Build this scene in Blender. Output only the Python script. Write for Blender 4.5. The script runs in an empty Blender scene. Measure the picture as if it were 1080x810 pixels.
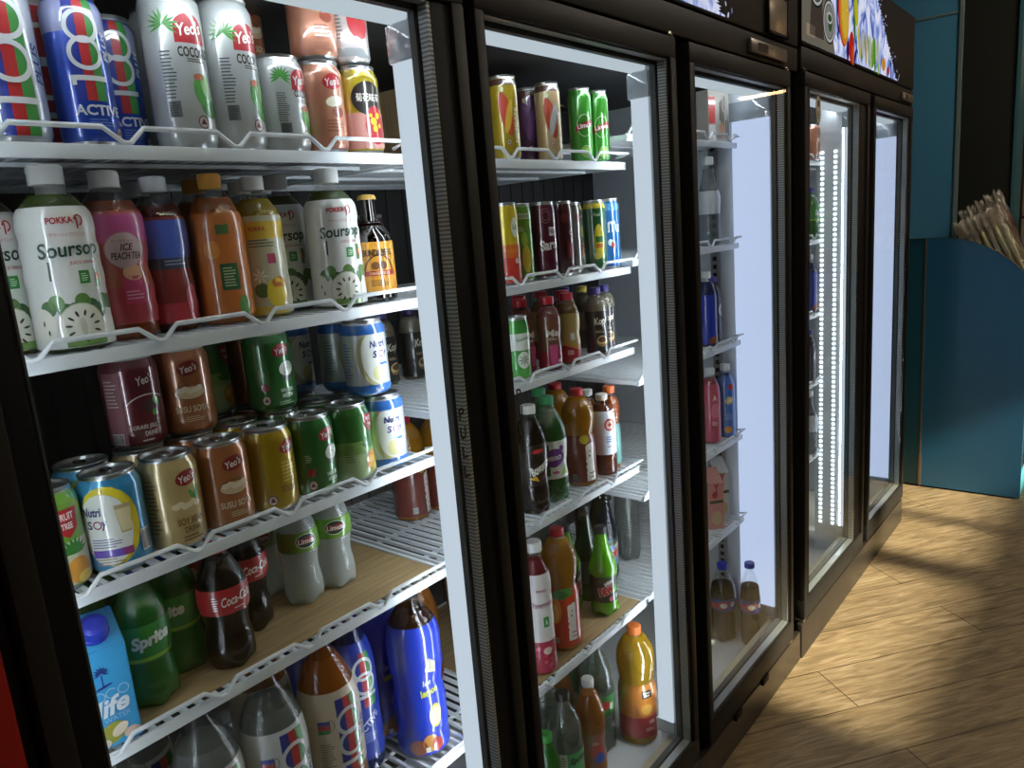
import bpy, bmesh, math, random
from mathutils import Vector, Matrix
random.seed(7)
SC = bpy.context.scene
C = SC.collection
PI = math.pi

# ------------------------------------------------------------------ materials
def s2l(c):
    return c/12.92 if c <= .04045 else ((c+.055)/1.055)**2.4
def hexc(h):
    h = h.lstrip('#')
    return tuple(s2l(int(h[i:i+2], 16)/255) for i in (0, 2, 4)) + (1,)
MC = {}
def pm(h, rough=.45, metal=0., coat=0., spec=.5, key=''):
    """plain painted / printed material with a touch of procedural unevenness"""
    k = (h, rough, metal, coat, spec, key)
    if k in MC: return MC[k]
    m = bpy.data.materials.new('surface_' + h.strip('#')); m.use_nodes = True
    nt = m.node_tree; b = nt.nodes['Principled BSDF']
    b.inputs['Base Color'].default_value = hexc(h)
    b.inputs['Metallic'].default_value = metal
    b.inputs['Coat Weight'].default_value = coat
    b.inputs['Coat Roughness'].default_value = .045; b.inputs['Coat IOR'].default_value = 1.9
    b.inputs['Specular IOR Level'].default_value = spec
    n = nt.nodes.new('ShaderNodeTexNoise'); n.inputs['Scale'].default_value = 60
    mr = nt.nodes.new('ShaderNodeMapRange')
    mr.inputs['To Min'].default_value = max(.02, rough*.85); mr.inputs['To Max'].default_value = min(1, rough*1.15)
    nt.links.new(n.outputs['Fac'], mr.inputs['Value']); nt.links.new(mr.outputs['Result'], b.inputs['Roughness'])
    MC[k] = m; return m
def ink(h): return pm(h, .38, 0., .6)
def emit(h, s, name='lamp'):
    k = ('e', h, s)
    if k in MC: return MC[k]
    m = bpy.data.materials.new(name); m.use_nodes = True; nt = m.node_tree; nt.nodes.clear()
    e = nt.nodes.new('ShaderNodeEmission'); e.inputs['Color'].default_value = hexc(h); e.inputs['Strength'].default_value = s
    o = nt.nodes.new('ShaderNodeOutputMaterial'); nt.links.new(e.outputs[0], o.inputs[0]); MC[k] = m; return m
def clear(h, gloss=.1, rough=.05, wavy=0., body=0., bodyh=None, name='clear_plastic', scale=90):
    """see-through shell: tinted transparency, fresnel gloss and optionally a milky body"""
    k = ('c', h, gloss, rough, wavy, body, bodyh)
    if k in MC: return MC[k]
    m = bpy.data.materials.new(name); m.use_nodes = True; nt = m.node_tree; nt.nodes.clear(); N = nt.nodes.new; L = nt.links.new
    t = N('ShaderNodeBsdfTransparent'); t.inputs[0].default_value = hexc(h)
    g = N('ShaderNodeBsdfGlossy'); g.inputs['Roughness'].default_value = rough; g.inputs['Color'].default_value = (1, 1, 1, 1)
    src = t
    if body:
        d = N('ShaderNodeBsdfDiffuse'); d.inputs[0].default_value = hexc(bodyh or h)
        tr = N('ShaderNodeBsdfTranslucent'); tr.inputs[0].default_value = hexc(bodyh or h)
        md = N('ShaderNodeMixShader'); md.inputs[0].default_value = .4; L(d.outputs[0], md.inputs[1]); L(tr.outputs[0], md.inputs[2])
        mx = N('ShaderNodeMixShader'); mx.inputs[0].default_value = body
        L(t.outputs[0], mx.inputs[1]); L(md.outputs[0], mx.inputs[2]); src = mx
    ge = N('ShaderNodeNewGeometry'); dt = N('ShaderNodeVectorMath'); dt.operation = 'DOT_PRODUCT'; L(ge.outputs['Incoming'], dt.inputs[0]); L(ge.outputs['Normal'], dt.inputs[1])
    def math_(op, a, b=None):
        q = N('ShaderNodeMath'); q.operation = op; q.use_clamp = False
        for i, v in enumerate((a, b)):
            if v is None: continue
            if isinstance(v, (int, float)): q.inputs[i].default_value = v
            else: L(v, q.inputs[i])
        return q.outputs[0]
    c_ = math_('ABSOLUTE', dt.outputs['Value']); p5 = math_('POWER', math_('SUBTRACT', 1., c_), 5.)
    mm = N('ShaderNodeMath'); mm.operation = 'MULTIPLY'; mm.inputs[1].default_value = gloss*10; mm.use_clamp = True
    L(math_('ADD', math_('MULTIPLY', p5, .9), .045 if name == 'door_glass' else .085), mm.inputs[0])
    if wavy:
        n = N('ShaderNodeTexNoise'); n.inputs['Scale'].default_value = scale
        bp = N('ShaderNodeBump'); bp.inputs['Strength'].default_value = wavy; bp.inputs['Distance'].default_value = .004
        L(n.outputs['Fac'], bp.inputs['Height']); L(bp.outputs[0], g.inputs['Normal'])
    o = N('ShaderNodeOutputMaterial'); x = N('ShaderNodeMixShader')
    L(mm.outputs[0], x.inputs[0]); L(src.outputs[0], x.inputs[1]); L(g.outputs[0], x.inputs[2]); L(x.outputs[0], o.inputs[0])
    MC[k] = m; return m
PANE = clear('#fafcfb', .024, .015, name='door_glass')
PET = clear('#fafcfb', .09, .03, .14, name='pet_shell', scale=32)
BLACK = pm('#1f1e1c', .5, spec=.25)
BLACK2 = pm('#0c0b0a', .55, spec=.2)
WHITEP = pm('#dfe5ea', .35)
LINER = pm('#d9dfe6', .22)
GREYL = pm('#8d9296', .5)
ALU = pm('#c9cccd', .3, 1.)
STEEL = pm('#b9b6ae', .25, 1.)
LED = emit('#dfe9fb', .80, 'led_diffuser')
LEDH = emit('#eef3ff', 26., 'led_strip_face')
LEDB = emit('#eef5ff', 4.5, 'reflected_led_dot')
LEDS = emit('#cdd9ff', .95, 'led_side_panel')

# ------------------------------------------------------------------ mesh helpers
def link(name, bm, mats, parent=None, smooth=True, loc=None):
    me = bpy.data.meshes.new(name); bm.normal_update(); bm.to_mesh(me); bm.free()
    for m in (mats if isinstance(mats, (list, tuple)) else [mats]): me.materials.append(m)
    if smooth:
        for p in me.polygons: p.use_smooth = True
        try: me.set_sharp_from_angle(angle=math.radians(38))
        except Exception: pass
    o = bpy.data.objects.new(name, me); C.objects.link(o)
    if loc: o.location = loc
    if parent: o.parent = parent
    return o
def tag(o, label=None, cat=None, group=None, kind=None):
    if label: o['label'] = label
    if cat: o['category'] = cat
    if group: o['group'] = group
    if kind: o['kind'] = kind
    return o
def thing(name, label, cat, loc=(0, 0, 0), rz=0, group=None):
    o = bpy.data.objects.new(name, None); C.objects.link(o); o.location = loc; o.rotation_euler = (0, 0, rz)
    o.empty_display_size = .05
    return tag(o, label, cat, group)
def box(bm, x0, x1, y0, y1, z0, z1, mi=0, bev=0.):
    vs = [bm.verts.new(p) for p in ((x0,y0,z0),(x1,y0,z0),(x1,y1,z0),(x0,y1,z0),(x0,y0,z1),(x1,y0,z1),(x1,y1,z1),(x0,y1,z1))]
    fs = [bm.faces.new([vs[i] for i in f]) for f in ((0,3,2,1),(4,5,6,7),(0,1,5,4),(1,2,6,5),(2,3,7,6),(3,0,4,7))]
    for f in fs: f.material_index = mi
    if bev:
        es = list({e for f in fs for e in f.edges})
        r = bmesh.ops.bevel(bm, geom=es, offset=bev, segments=2, affect='EDGES', profile=.5)
        for f in r['faces']: f.material_index = mi
def tube(bm, pts, r, seg=8, mi=0, closed=False):
    pts = [Vector(p) for p in pts]; rings = []
    n = len(pts)
    for i, p in enumerate(pts):
        a = pts[i-1] if i else (pts[-1] if closed else pts[0]); b = pts[i+1] if i < n-1 else (pts[0] if closed else pts[-1])
        t = (b-a).normalized(); up = Vector((0, 1, 0)) if abs(t.y) < .8 else Vector((0, 0, 1))
        s = t.cross(up).normalized(); q = s.cross(t)
        rings.append([bm.verts.new(p + r*(math.cos(2*PI*k/seg)*s + math.sin(2*PI*k/seg)*q)) for k in range(seg)])
    for i in range(n if closed else n-1):
        A, B = rings[i], rings[(i+1) % n]
        for k in range(seg):
            f = bm.faces.new((A[k], A[(k+1) % seg], B[(k+1) % seg], B[k])); f.material_index = mi
    if not closed:
        bm.faces.new(rings[0]).material_index = mi; bm.faces.new(rings[-1][::-1]).material_index = mi
def revolve(bm, prof, seg=36, cap0=True, cap1=True, lobes=0, lobe_h=0., lobe_d=0., th0=0):
    """prof: list of (r, z[, mat]); facing direction is -y"""
    rings = []
    for p in prof:
        r, z = p[0], p[1]; ring = []
        for k in range(seg):
            th = 2*PI*k/seg; rr, zz = r, z
            if lobes and z < lobe_h:
                w = (1-z/lobe_h); c = .5-.5*math.cos(lobes*th); zz = z + lobe_d*c*w; rr = r*(1-.05*c*w)
            ring.append(bm.verts.new((rr*math.sin(th), -rr*math.cos(th), zz)))
        rings.append(ring)
    for i in range(len(rings)-1):
        mi = prof[i][2] if len(prof[i]) > 2 else 0
        A, B = rings[i], rings[i+1]
        for k in range(seg):
            f = bm.faces.new((A[k], A[(k+1) % seg], B[(k+1) % seg], B[k])); f.material_index = mi
    if cap0: bm.faces.new(rings[0][::-1]).material_index = prof[0][2] if len(prof[0]) > 2 else 0
    if cap1: bm.faces.new(rings[-1]).material_index = prof[-1][2] if len(prof[-1]) > 2 else 0
def lerp_prof(pts):
    def R(z):
        if z <= pts[0][1]: return pts[0][0]
        for (r0, z0), (r1, z1) in zip(pts, pts[1:]):
            if z <= z1:
                t = (z-z0)/max(1e-9, z1-z0); return r0+(r1-r0)*t
        return pts[-1][0]
    return R
def smooth_prof(pts, n=4):
    """catmull-rom through (r,z)"""
    out = []
    for i in range(len(pts)-1):
        p0 = pts[max(0, i-1)]; p1 = pts[i]; p2 = pts[i+1]; p3 = pts[min(len(pts)-1, i+2)]
        for k in range(n):
            t = k/n
            def cr(a, b, c, d): return .5*((2*b)+(-a+c)*t+(2*a-5*b+4*c-d)*t*t+(-a+3*b-3*c+d)*t**3)
            r = cr(p0[0], p1[0], p2[0], p3[0]); lo, hi = min(p1[0], p2[0]), max(p1[0], p2[0])
            out.append((min(max(r, lo*.985), hi*1.015), p1[1]+(p2[1]-p1[1])*t))
    out.append(pts[-1]); return out

# ------------------------------------------------------------------ printed artwork (flat shapes bent onto a surface)
TXT = {}
def text_tris(s, shear=0., bold=0.):
    k = (s, shear, bold)
    if k in TXT: return TXT[k]
    cu = bpy.data.curves.new('lettering', 'FONT'); cu.body = s; cu.size = 1; cu.shear = shear; cu.offset = bold; cu.resolution_u = 3
    o = bpy.data.objects.new('lettering', cu); C.objects.link(o)
    dg = bpy.context.evaluated_depsgraph_get(); dg.update()
    me = o.evaluated_get(dg).to_mesh()
    vs = [(v.co.x, v.co.y) for v in me.vertices]; fs = [tuple(p.vertices) for p in me.polygons]
    o.evaluated_get(dg).to_mesh_clear(); bpy.data.objects.remove(o); bpy.data.curves.remove(cu)
    if not vs: vs, fs = [(0, 0), (1, 0), (0, 1)], [(0, 1, 2)]
    x0, x1 = min(v[0] for v in vs), max(v[0] for v in vs); y0, y1 = min(v[1] for v in vs), max(v[1] for v in vs)
    vs = [((x-(x0+x1)/2), (y-(y0+y1)/2)) for x, y in vs]
    TXT[k] = (vs, fs, x1-x0, y1-y0); return TXT[k]
class Art:
    def __init__(s): s.p = []; s.mats = []
    def mi(s, h):
        m = ink(h) if isinstance(h, str) else h
        if m not in s.mats: s.mats.append(m)
        return s.mats.index(m)
    def add(s, vs, fs, col, lay): s.p.append((vs, fs, s.mi(col), lay)); return s
    def poly(s, pts, col, lay=1): return s.add(list(pts), [tuple(range(len(pts)))], col, lay)
    def rect(s, cx, cy, w, h, col, lay=1): return s.poly([(cx-w/2, cy-h/2), (cx+w/2, cy-h/2), (cx+w/2, cy+h/2), (cx-w/2, cy+h/2)], col, lay)
    def ell(s, cx, cy, rx, ry, col, lay=1, rot=0, n=20):
        c, q = math.cos(rot), math.sin(rot)
        return s.poly([(cx+c*rx*math.cos(2*PI*k/n)-q*ry*math.sin(2*PI*k/n), cy+q*rx*math.cos(2*PI*k/n)+c*ry*math.sin(2*PI*k/n)) for k in range(n)], col, lay)
    def ring(s, cx, cy, rx, ry, w, col, lay=1, n=28, a0=0, a1=2*PI):
        vs = []; fs = []; m = n
        for k in range(m+1):
            a = a0+(a1-a0)*k/m
            vs += [(cx+rx*math.cos(a), cy+ry*math.sin(a)), (cx+(rx-w)*math.cos(a), cy+(ry-w)*math.sin(a))]
        for k in range(m): fs.append((2*k, 2*k+2, 2*k+3, 2*k+1))
        return s.add(vs, fs, col, lay)
    def text(s, t, cx, cy, w, h, col, lay=2, rot=0, shear=0, bold=.01):
        vs, fs, tw, th = text_tris(t, shear, bold); sx, sy = w/max(tw, 1e-6), h/max(th, 1e-6)
        c, q = math.cos(rot), math.sin(rot)
        return s.add([(cx+c*x*sx-q*y*sy, cy+q*x*sx+c*y*sy) for x, y in vs], fs, col, lay)
    def lines(s, cx, cy, w, h, n, col, lay=2, seed=1):
        rn = random.Random(seed)
        for i in range(n):
            ww = w*rn.uniform(.65, 1); s.rect(cx-(w-ww)/2, cy+h/2-h*(i+.5)/n, ww, h/n*.42, col, lay)
        return s
    def bars(s, cx, cy, w, h, lay=3):
        s.rect(cx, cy, w, h, '#e8e8e4', lay); x = -w*.45; rn = random.Random(3)
        while x < w*.43:
            ww = rn.choice((.02, .035, .05))*w; s.rect(cx+x, cy, ww, h*.86, '#1a1a1c', lay+1); x += ww+rn.choice((.025, .045))*w
        return s
    def burst(s, cx, cy, r, n, col, lay=2, w=.25, a0=0, a1=2*PI):
        for k in range(n):
            a = a0+(a1-a0)*k/max(1, n-1 if a1-a0 < 6 else n)
            d = (math.cos(a), math.sin(a)); p = (-d[1], d[0])
            s.poly([(cx, cy), (cx+d[0]*r*.5+p[0]*r*w*.5, cy+d[1]*r*.5+p[1]*r*w*.5), (cx+d[0]*r, cy+d[1]*r), (cx+d[0]*r*.5-p[0]*r*w*.5, cy+d[1]*r*.5-p[1]*r*w*.5)], col, lay)
        return s
    def build(s, bm, mapf, du=.005, dv=None, lim=None, knots=()):
        for vs, fs, mi, lay in s.p:
            b = bmesh.new(); V = [b.verts.new((x, y, 0)) for x, y in vs]
            for f in fs:
                try: b.faces.new([V[i] for i in f])
                except ValueError: pass
            us = [x for x, y in vs]; ws = [y for x, y in vs]
            def cut(co, no):
                bmesh.ops.bisect_plane(b, geom=b.verts[:]+b.edges[:]+b.faces[:], dist=1e-7, plane_co=co, plane_no=no)
            if lim:
                if min(ws) < lim[0]: bmesh.ops.bisect_plane(b, geom=b.verts[:]+b.edges[:]+b.faces[:], dist=1e-7, plane_co=(0, lim[0], 0), plane_no=(0, 1, 0), clear_inner=True)
                if max(ws) > lim[1]: bmesh.ops.bisect_plane(b, geom=b.verts[:]+b.edges[:]+b.faces[:], dist=1e-7, plane_co=(0, lim[1], 0), plane_no=(0, 1, 0), clear_outer=True)
            if du:
                x = math.floor(min(us)/du)*du+du
                while x < max(us): cut((x, 0, 0), (1, 0, 0)); x += du
            if dv:
                y = math.floor(min(ws)/dv)*dv+dv
                while y < max(ws): cut((0, y, 0), (0, 1, 0)); y += dv
            for y in knots:
                if min(ws) < y < max(ws): cut((0, y, 0), (0, 1, 0))
            idx = {}
            for v in b.verts: idx[v] = bm.verts.new(mapf(v.co.x, v.co.y, lay))
            for f in b.faces:
                try: nf = bm.faces.new([idx[v] for v in f.verts]); nf.material_index = mi
                except ValueError: pass
            b.free()
        return bm
def around(R, rnom, off=.00035):
    def f(u, v, lay):
        th = u/rnom; r = R(v)+off*lay; return (r*math.sin(th), -r*math.cos(th), v)
    return f
def flat(x0, y, z0, off=.0004):
    return lambda u, v, lay: (x0+u, y-off*lay, z0+v)

# ------------------------------------------------------------------ drinks
def make_can(name, r, h, base, art=None, top=None, slim=False, metal=.35):
    root = bpy.data.objects.new(name, None); C.objects.link(root); root.empty_display_size = .03
    nk = r*(.86 if not slim else .9)
    t = h-.017
    body = [(r*.74, 0), (r*.8, .0015), (r*.93, .006), (r, .012), (r, t*.5), (r, t-.002), (r*.985, t+.002), (nk, h-.006), (nk*.99, h-.004)]
    body = [(a, b, 1 if i < 2 or i >= 7 else 0) for i, (a, b) in enumerate(body)]
    bm = bmesh.new(); revolve(bm, body, 36, cap1=False)
    link('body', bm, [pm(base, .3, metal, .9), ALU], root)
    bm = bmesh.new(); revolve(bm, [(nk*.99, h-.004), (nk*1.03, h-.001), (nk*1.0, h), (nk*.93, h-.001), (nk*.9, h-.005), (nk*.85, h-.0055), (nk*.8, h-.0035)], 32, cap0=False)
    link('lid', bm, ALU, root)
    bm = bmesh.new(); n = 14; z = h-.0015
    A = [bm.verts.new((r*.2*math.cos(2*PI*k/n), r*.34*math.sin(2*PI*k/n)+r*.12, z)) for k in range(n)]
    B = [bm.verts.new((r*.1*math.cos(2*PI*k/n), r*.15*math.sin(2*PI*k/n)+r*.22, z)) for k in range(n)]
    A2 = [bm.verts.new(v.co+Vector((0, 0, -.0018))) for v in A]
    for k in range(n):
        j = (k+1) % n; bm.faces.new((A[k], A[j], B[j], B[k])); bm.faces.new((A[j], A[k], A2[k], A2[j]))
    link('pull_tab', bm, STEEL, root)
    if art:
        a = Art(); art(a, r, h)
        if a.p:
            R = lerp_prof([(p[0], p[1]) for p in body]); bm = bmesh.new()
            a.build(bm, around(R, r), du=r*.16, dv=.03, lim=(.004, h-.007), knots=[p[1] for p in body]); link('printed_artwork', bm, a.mats, root)
    return root
PROFILES = {
 'straight': [(.80,0),(.97,.015),(1,.05),(1,.2),(1,.35),(.985,.42),(1,.5),(1,.62),(.97,.70),(.86,.77),(.66,.84),(.44,.895),(.37,.92),(.37,.955)],
 'ribbed': [(.82,0),(.98,.02),(1,.06),(.96,.12),(1,.18),(.96,.24),(1,.30),(.95,.37),(.90,.43),(.95,.48),(1,.54),(1,.68),(.96,.75),(.78,.82),(.52,.88),(.42,.91),(.42,.945)],
 'soursop': [(.84,0),(.98,.015),(1,.05),(1,.16),(.985,.2),(1,.24),(.975,.34),(1,.40),(.965,.48),(.985,.56),(.94,.60),(.98,.66),(.93,.745),(.74,.80),(.52,.85),(.42,.885),(.42,.925)],
 'contour': [(.80,0),(.95,.02),(1,.08),(.97,.2),(.87,.31),(.9,.4),(1,.5),(1,.62),(.93,.70),(.74,.78),(.52,.86),(.40,.90),(.38,.94)],
 'sprite': [(.80,0),(.95,.02),(1,.08),(1,.2),(.95,.28),(.9,.36),(.97,.44),(1,.52),(1,.64),(.92,.72),(.72,.80),(.5,.87),(.40,.905),(.38,.94)],
 'bulb': [(.84,0),(.98,.015),(1,.05),(.97,.2),(.97,.45),(.86,.53),(.93,.58),(1,.66),(1,.74),(.88,.82),(.62,.89),(.40,.925),(.34,.94),(.34,.965)],
 'longneck': [(.80,0),(.96,.02),(1,.07),(.93,.2),(.93,.42),(1,.50),(.99,.55),(.82,.63),(.62,.72),(.50,.80),(.42,.88),(.38,.94)],
 'stubby': [(.86,0),(.98,.015),(1,.05),(1,.3),(1,.52),(.96,.6),(.74,.68),(.48,.75),(.40,.80),(.37,.9),(.38,.97)],
 'big': [(.80,0),(.95,.012),(1,.05),(1,.2),(.985,.35),(1,.5),(1,.60),(.95,.68),(.84,.75),(.66,.82),(.44,.885),(.30,.925),(.28,.945),(.28,.965)],
}
def make_bottle(name, r, h, prof, liquid, cap, label=None, art=None, shell=None, body=.85, fill=.86, lobes=0, capr=None, caph=None, crown=False, sl=0.):
    root = bpy.data.objects.new(name, None); C.objects.link(root); root.empty_display_size = .03
    pts = [(a*r, b*h) for a, b in PROFILES[prof]]; P = smooth_prof(pts, 3); R = lerp_prof(P)
    seg = 40 if lobes else 32
    bm = bmesh.new(); revolve(bm, P, seg, lobes=lobes, lobe_h=h*.1, lobe_d=h*.045)
    link('bottle', bm, shell or PET, root)
    if liquid:
        lp = [(q*.955, z+.0012) for q, z in P if z < fill*h]; lp.append((R(fill*h)*.955, fill*h))
        bm = bmesh.new(); revolve(bm, lp, seg, lobes=lobes, lobe_h=h*.1, lobe_d=h*.045)
        link('drink', bm, clear(liquid, 0., .3, body=body, bodyh=liquid, name='drink'), root)
    neck = pts[-1][0]; z0 = h*(.90 if not crown else .965); cr = capr or neck*1.18; ch = caph or (h-z0)
    bm = bmesh.new(); z0 = h-ch
    if crown: revolve(bm, [(cr*1.08, z0), (cr*1.05, z0+.003), (cr*.9, h-.001), (cr*.5, h)], 28)
    else:
        n = 44; rings = []
        for (q, z) in ((1, z0), (1.0, z0+ch*.12), (.97, z0+ch*.14), (.985, h-ch*.15), (.9, h-.0006), (.5, h)):
            rings.append([bm.verts.new((cr*q*(1+(.03 if k % 2 and .13 < (z-z0)/ch < .9 else 0))*math.sin(2*PI*k/n), -cr*q*(1+(.03 if k % 2 and .13 < (z-z0)/ch < .9 else 0))*math.cos(2*PI*k/n), z)) for k in range(n)])
        for A, B in zip(rings, rings[1:]):
            for k in range(n): bm.faces.new((A[k], A[(k+1) % n], B[(k+1) % n], B[k]))
        bm.faces.new(rings[-1]); bm.faces.new(rings[0][::-1])
    link('cap', bm, pm(cap, .35), root)
    if label:
        v0, v1, col = label; a = Art(); a.mi(col)
        if art: art(a, r, h)
        bm = bmesh.new(); n = max(4, int((v1-v0)*h/.006)); lp = [(R(h*(v0+(v1-v0)*i/n))+.0006, h*(v0+(v1-v0)*i/n)) for i in range(n+1)]
        revolve(bm, lp, 36, cap0=False, cap1=False)
        R2 = lambda z: R(z)+.0006
        a.build(bm, around(R2, r), du=r*.16, dv=.006 if h > .1 else .01, lim=(v0*h, v1*h)); link('printed_label', bm, a.mats, root)
    return root
def kids(o): return [c for c in C.objects if c.parent == o]
KID = {}
def dup(o):
    c = o.copy(); C.objects.link(c)
    for ch in KID[o.name]:
        d = ch.copy(); C.objects.link(d); d.parent = c
    return c

# -- artwork for each drink
def yeo(a, cx, cy, s=1., col='#a01c22', arch=False):
    if arch:
        a.poly([(cx-.013*s, cy-.011*s), (cx+.013*s, cy-.011*s)]+[(cx+.013*s*math.cos(t), cy+.011*s*math.sin(t)) for t in [PI*k/12 for k in range(13)]], col, 1)
    else: a.ell(cx, cy, .0145*s, .0095*s, col, 1, .18)
    a.text("Yeo's", cx, cy, .021*s, .0095*s, '#efe9e2', 2, .18, .25, .02)
def emblem(a, cx, cy, s=1.):
    a.ell(cx, cy, .0052*s, .0058*s, '#d9d6cf', 2); a.ring(cx, cy, .0052*s, .0058*s, .0009*s, '#7a2a2a', 3); a.poly([(cx-.003*s, cy-.002*s), (cx+.003*s, cy-.002*s), (cx, cy+.0035*s)], '#7a2a2a', 3)
def a_susu(a, r, h):
    yeo(a, .004, h*.76, 1, '#86201f')
    a.ell(.002, h*.50, .020, .011, '#8a5531', 1); a.ell(.002, h*.49, .0185, .008, '#d8bd98', 2)
    for i in range(5): a.ell(-.010+i*.006, h*.52+.002*math.sin(i*2), .0045, .0036, '#eadbc2', 3)
    a.text('SUSU SOYA', .002, h*.31, .042, .0085, '#e4cdb0', 2, bold=.02)
    a.lines(.004, h*.20, .024, .008, 3, '#d9b98f', 2)
def a_soy(a, r, h):
    yeo(a, .006, h*.76, 1, '#95181d'); a.ell(.016, h*.58, .0035, .010, '#3f8a3c', 1, -.3); a.ell(.010, h*.56, .003, .009, '#5a9a3f', 1, .5)
    a.ell(.0, h*.46, .021, .010, '#bfa878', 1)
    for i in range(6): a.ell(-.012+i*.0052, h*.48+.002*math.sin(i*2), .0048, .0038, '#e6d8b4', 3)
    a.text('SOY BEAN', .004, h*.31, .034, .0085, '#6e4c1f', 2, bold=.02); a.text('DRINK', .004, h*.22, .021, .007, '#6e4c1f', 2, bold=.02)
    a.lines(-.038, h*.5, .016, .07, 14, '#8a6c3a', 2); a.lines(.004, h*.13, .026, .008, 2, '#7a5a2a', 2)
def a_gold(a, r, h):
    yeo(a, .016, h*.76, 1, '#9c1d22'); a.lines(.012, h*.48, .022, .03, 6, '#d9c765', 2); a.lines(.010, h*.28, .026, .010, 3, '#5e4a10', 2); emblem(a, -.016, h*.17, 1.2)
def a_winter(a, r, h):
    yeo(a, .012, h*.76, 1, '#a41f24'); a.ell(.018, h*.47, .012, .010, '#1a3a1c', 1, .3); a.ell(.017, h*.53, .0125, .0105, '#e2e9de', 2, .2); a.ell(.017, h*.53, .004, .0022, '#b9c7a8', 3)
    a.text('WINTER', .014, h*.27, .022, .0055, '#dfeadb', 2, bold=.02); a.text('MELON', .014, h*.205, .018, .0055, '#dfeadb', 2, bold=.02); a.lines(.012, h*.12, .026, .006, 2, '#9cc79a', 2)
    emblem(a, -.018, h*.17, 1.2); a.ell(-.018, h*.33, .006, .006, '#9c2b30', 2); a.lines(-.020, h*.5, .009, .012, 4, '#c7d8c2', 2)
def a_ftree(a, r, h):
    a.rect(0, h*.22, 2*PI*r*.98, h*.36, '#a9bf8c', 1); a.rect(0, h*.45, 2*PI*r*.98, h*.16, '#86b05e', 1)
    a.poly([(.008, h*.85), (.034, h*.85), (.031, h*.70), (.021, h*.62), (.011, h*.70)], '#a8242b', 2)
    a.text('FRUIT', .021, h*.79, .017, .006, '#f2e4e0', 3, bold=.03); a.text('TREE', .021, h*.71, .013, .006, '#f2e4e0', 3, bold=.03)
    a.burst(.018, h*.42, .022, 7, '#2f7a35', 2, .3, .5, 2.7); a.ell(.020, h*.25, .014, .015, '#e09a2c', 3); a.ell(.026, h*.14, .010, .008, '#e5cf5a', 4); a.ell(.016, h*.27, .006, .006, '#f0c060', 4)
    a.lines(-.018, h*.4, .014, .03, 8, '#5f7f44', 2)
def a_nsoy(a, r, h):
    a.rect(0, h*.10, 2*PI*r*.98, h*.12, '#2a6cbd', 1); a.rect(0, h*.87, 2*PI*r*.98, h*.12, '#2a6cbd', 1)
    a.ell(-.004, h*.48, .022, h*.33, '#c9c48f', 1, .15); a.ell(.002, h*.49, .021, h*.32, '#eceee6', 2, .15)
    a.text('Nutri', .008, h*.68, .026, .0105, '#27307c', 3, shear=.15, bold=.03); a.text('S', .002, h*.55, .007, .0105, '#27307c', 3, shear=.15, bold=.03)
    a.ring(.013, h*.55, .0055, .0055, .0016, '#8a2f7c', 3); a.text('y', .021, h*.54, .006, .011, '#27307c', 3, shear=.15, bold=.03)
    a.ell(.006, h*.30, .010, .012, '#e0dca0', 3); a.rect(.016, h*.42, .014, .004, '#3a7cc8', 3); a.text('Nutri', .004, h*.10, .014, .006, '#d8dfe8', 3, shear=.2, bold=.02)
    a.lines(-.042, h*.48, .018, .055, 12, '#8e9dbb', 2)
def a_nutri(a, r, h):
    a.ell(-.008, h*.50, .034, h*.40, '#d8c52c', 1); a.ell(-.012, h*.47, .029, h*.36, '#dfe3dd', 2)
    a.text('Nutri', -.024, h*.66, .022, .0105, '#2a2a6c', 3, shear=.1, bold=.03); a.text('S', -.028, h*.53, .006, .010, '#2a2a6c', 3, bold=.03); a.ring(-.019, h*.53, .005, .005, .0016, '#8a2f4c', 3); a.text('y', -.012, h*.52, .006, .011, '#2a2a6c', 3, shear=.1, bold=.03)
    a.poly([(.0, h*.70), (.018, h*.70), (.015, h*.42), (.004, h*.42)], '#b7a57a', 3); a.poly([(.001, h*.66), (.017, h*.66), (.0145, h*.44), (.0045, h*.44)], '#d9cba3', 4)
    a.lines(-.012, h*.34, .034, .012, 4, '#6d74a0', 3); a.rect(-.012, h*.235, .036, .009, '#5a3fa5', 3); a.rect(.008, h*.235, .010, .009, '#8c2f70', 4); a.lines(-.012, h*.15, .032, .010, 3, '#9a8f78', 3)
    a.bars(.030, h*.28, .012, .026, 3)
def a_fn(a, r, h):
    a.rect(0, h*.28, 2*PI*r*.98, h*.42, '#ccd2b8', 1)
    a.poly([(-.006, h*.80), (.024, h*.80), (.021, h*.60), (.010, h*.52), (-.003, h*.60)], '#b01f2a', 2)
    a.text('FRUIT', .009, h*.73, .018, .008, '#f2e4e0', 3, bold=.03); a.text('TREE', .009, h*.64, .013, .007, '#f2e4e0', 3, bold=.03)
    a.burst(.012, h*.36, .020, 8, '#2f8035', 2, .28, .3, 2.8); a.ell(.014, h*.20, .015, .015, '#dd9b3c', 3); a.ell(.020, h*.12, .010, .007, '#ecd06a', 4)
def a_grass(a, r, h):
    a.rect(-.030, h*.45, .024, h*.78, '#8f5a62', 1); a.lines(-.030, h*.62, .018, .036, 8, '#cdb7b2', 2); a.bars(-.030, h*.14, .016, .014)
    a.text("Yeo's", .012, h*.74, .021, .011, '#eee6e2', 2, .18, .25, .02)
    a.ring(.012, h*.40, .030, .022, .0016, '#d9d2cc', 2, a0=.8, a1=2.6); a.ell(.014, h*.46, .010, .008, '#3c2420', 2); a.ell(.022, h*.50, .004, .006, '#4f9a3c', 3, .5); a.ell(.018, h*.38, .003, .004, '#4f9a3c', 3, -.4)
    a.text('GRASS JELLY', .006, h*.24, .034, .0065, '#e0d2cc', 2, bold=.02); a.text('DRINK', .010, h*.17, .016, .006, '#e0d2cc', 2, bold=.02); a.lines(.008, h*.10, .02, .004, 1, '#cdb7b2', 2)
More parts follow.
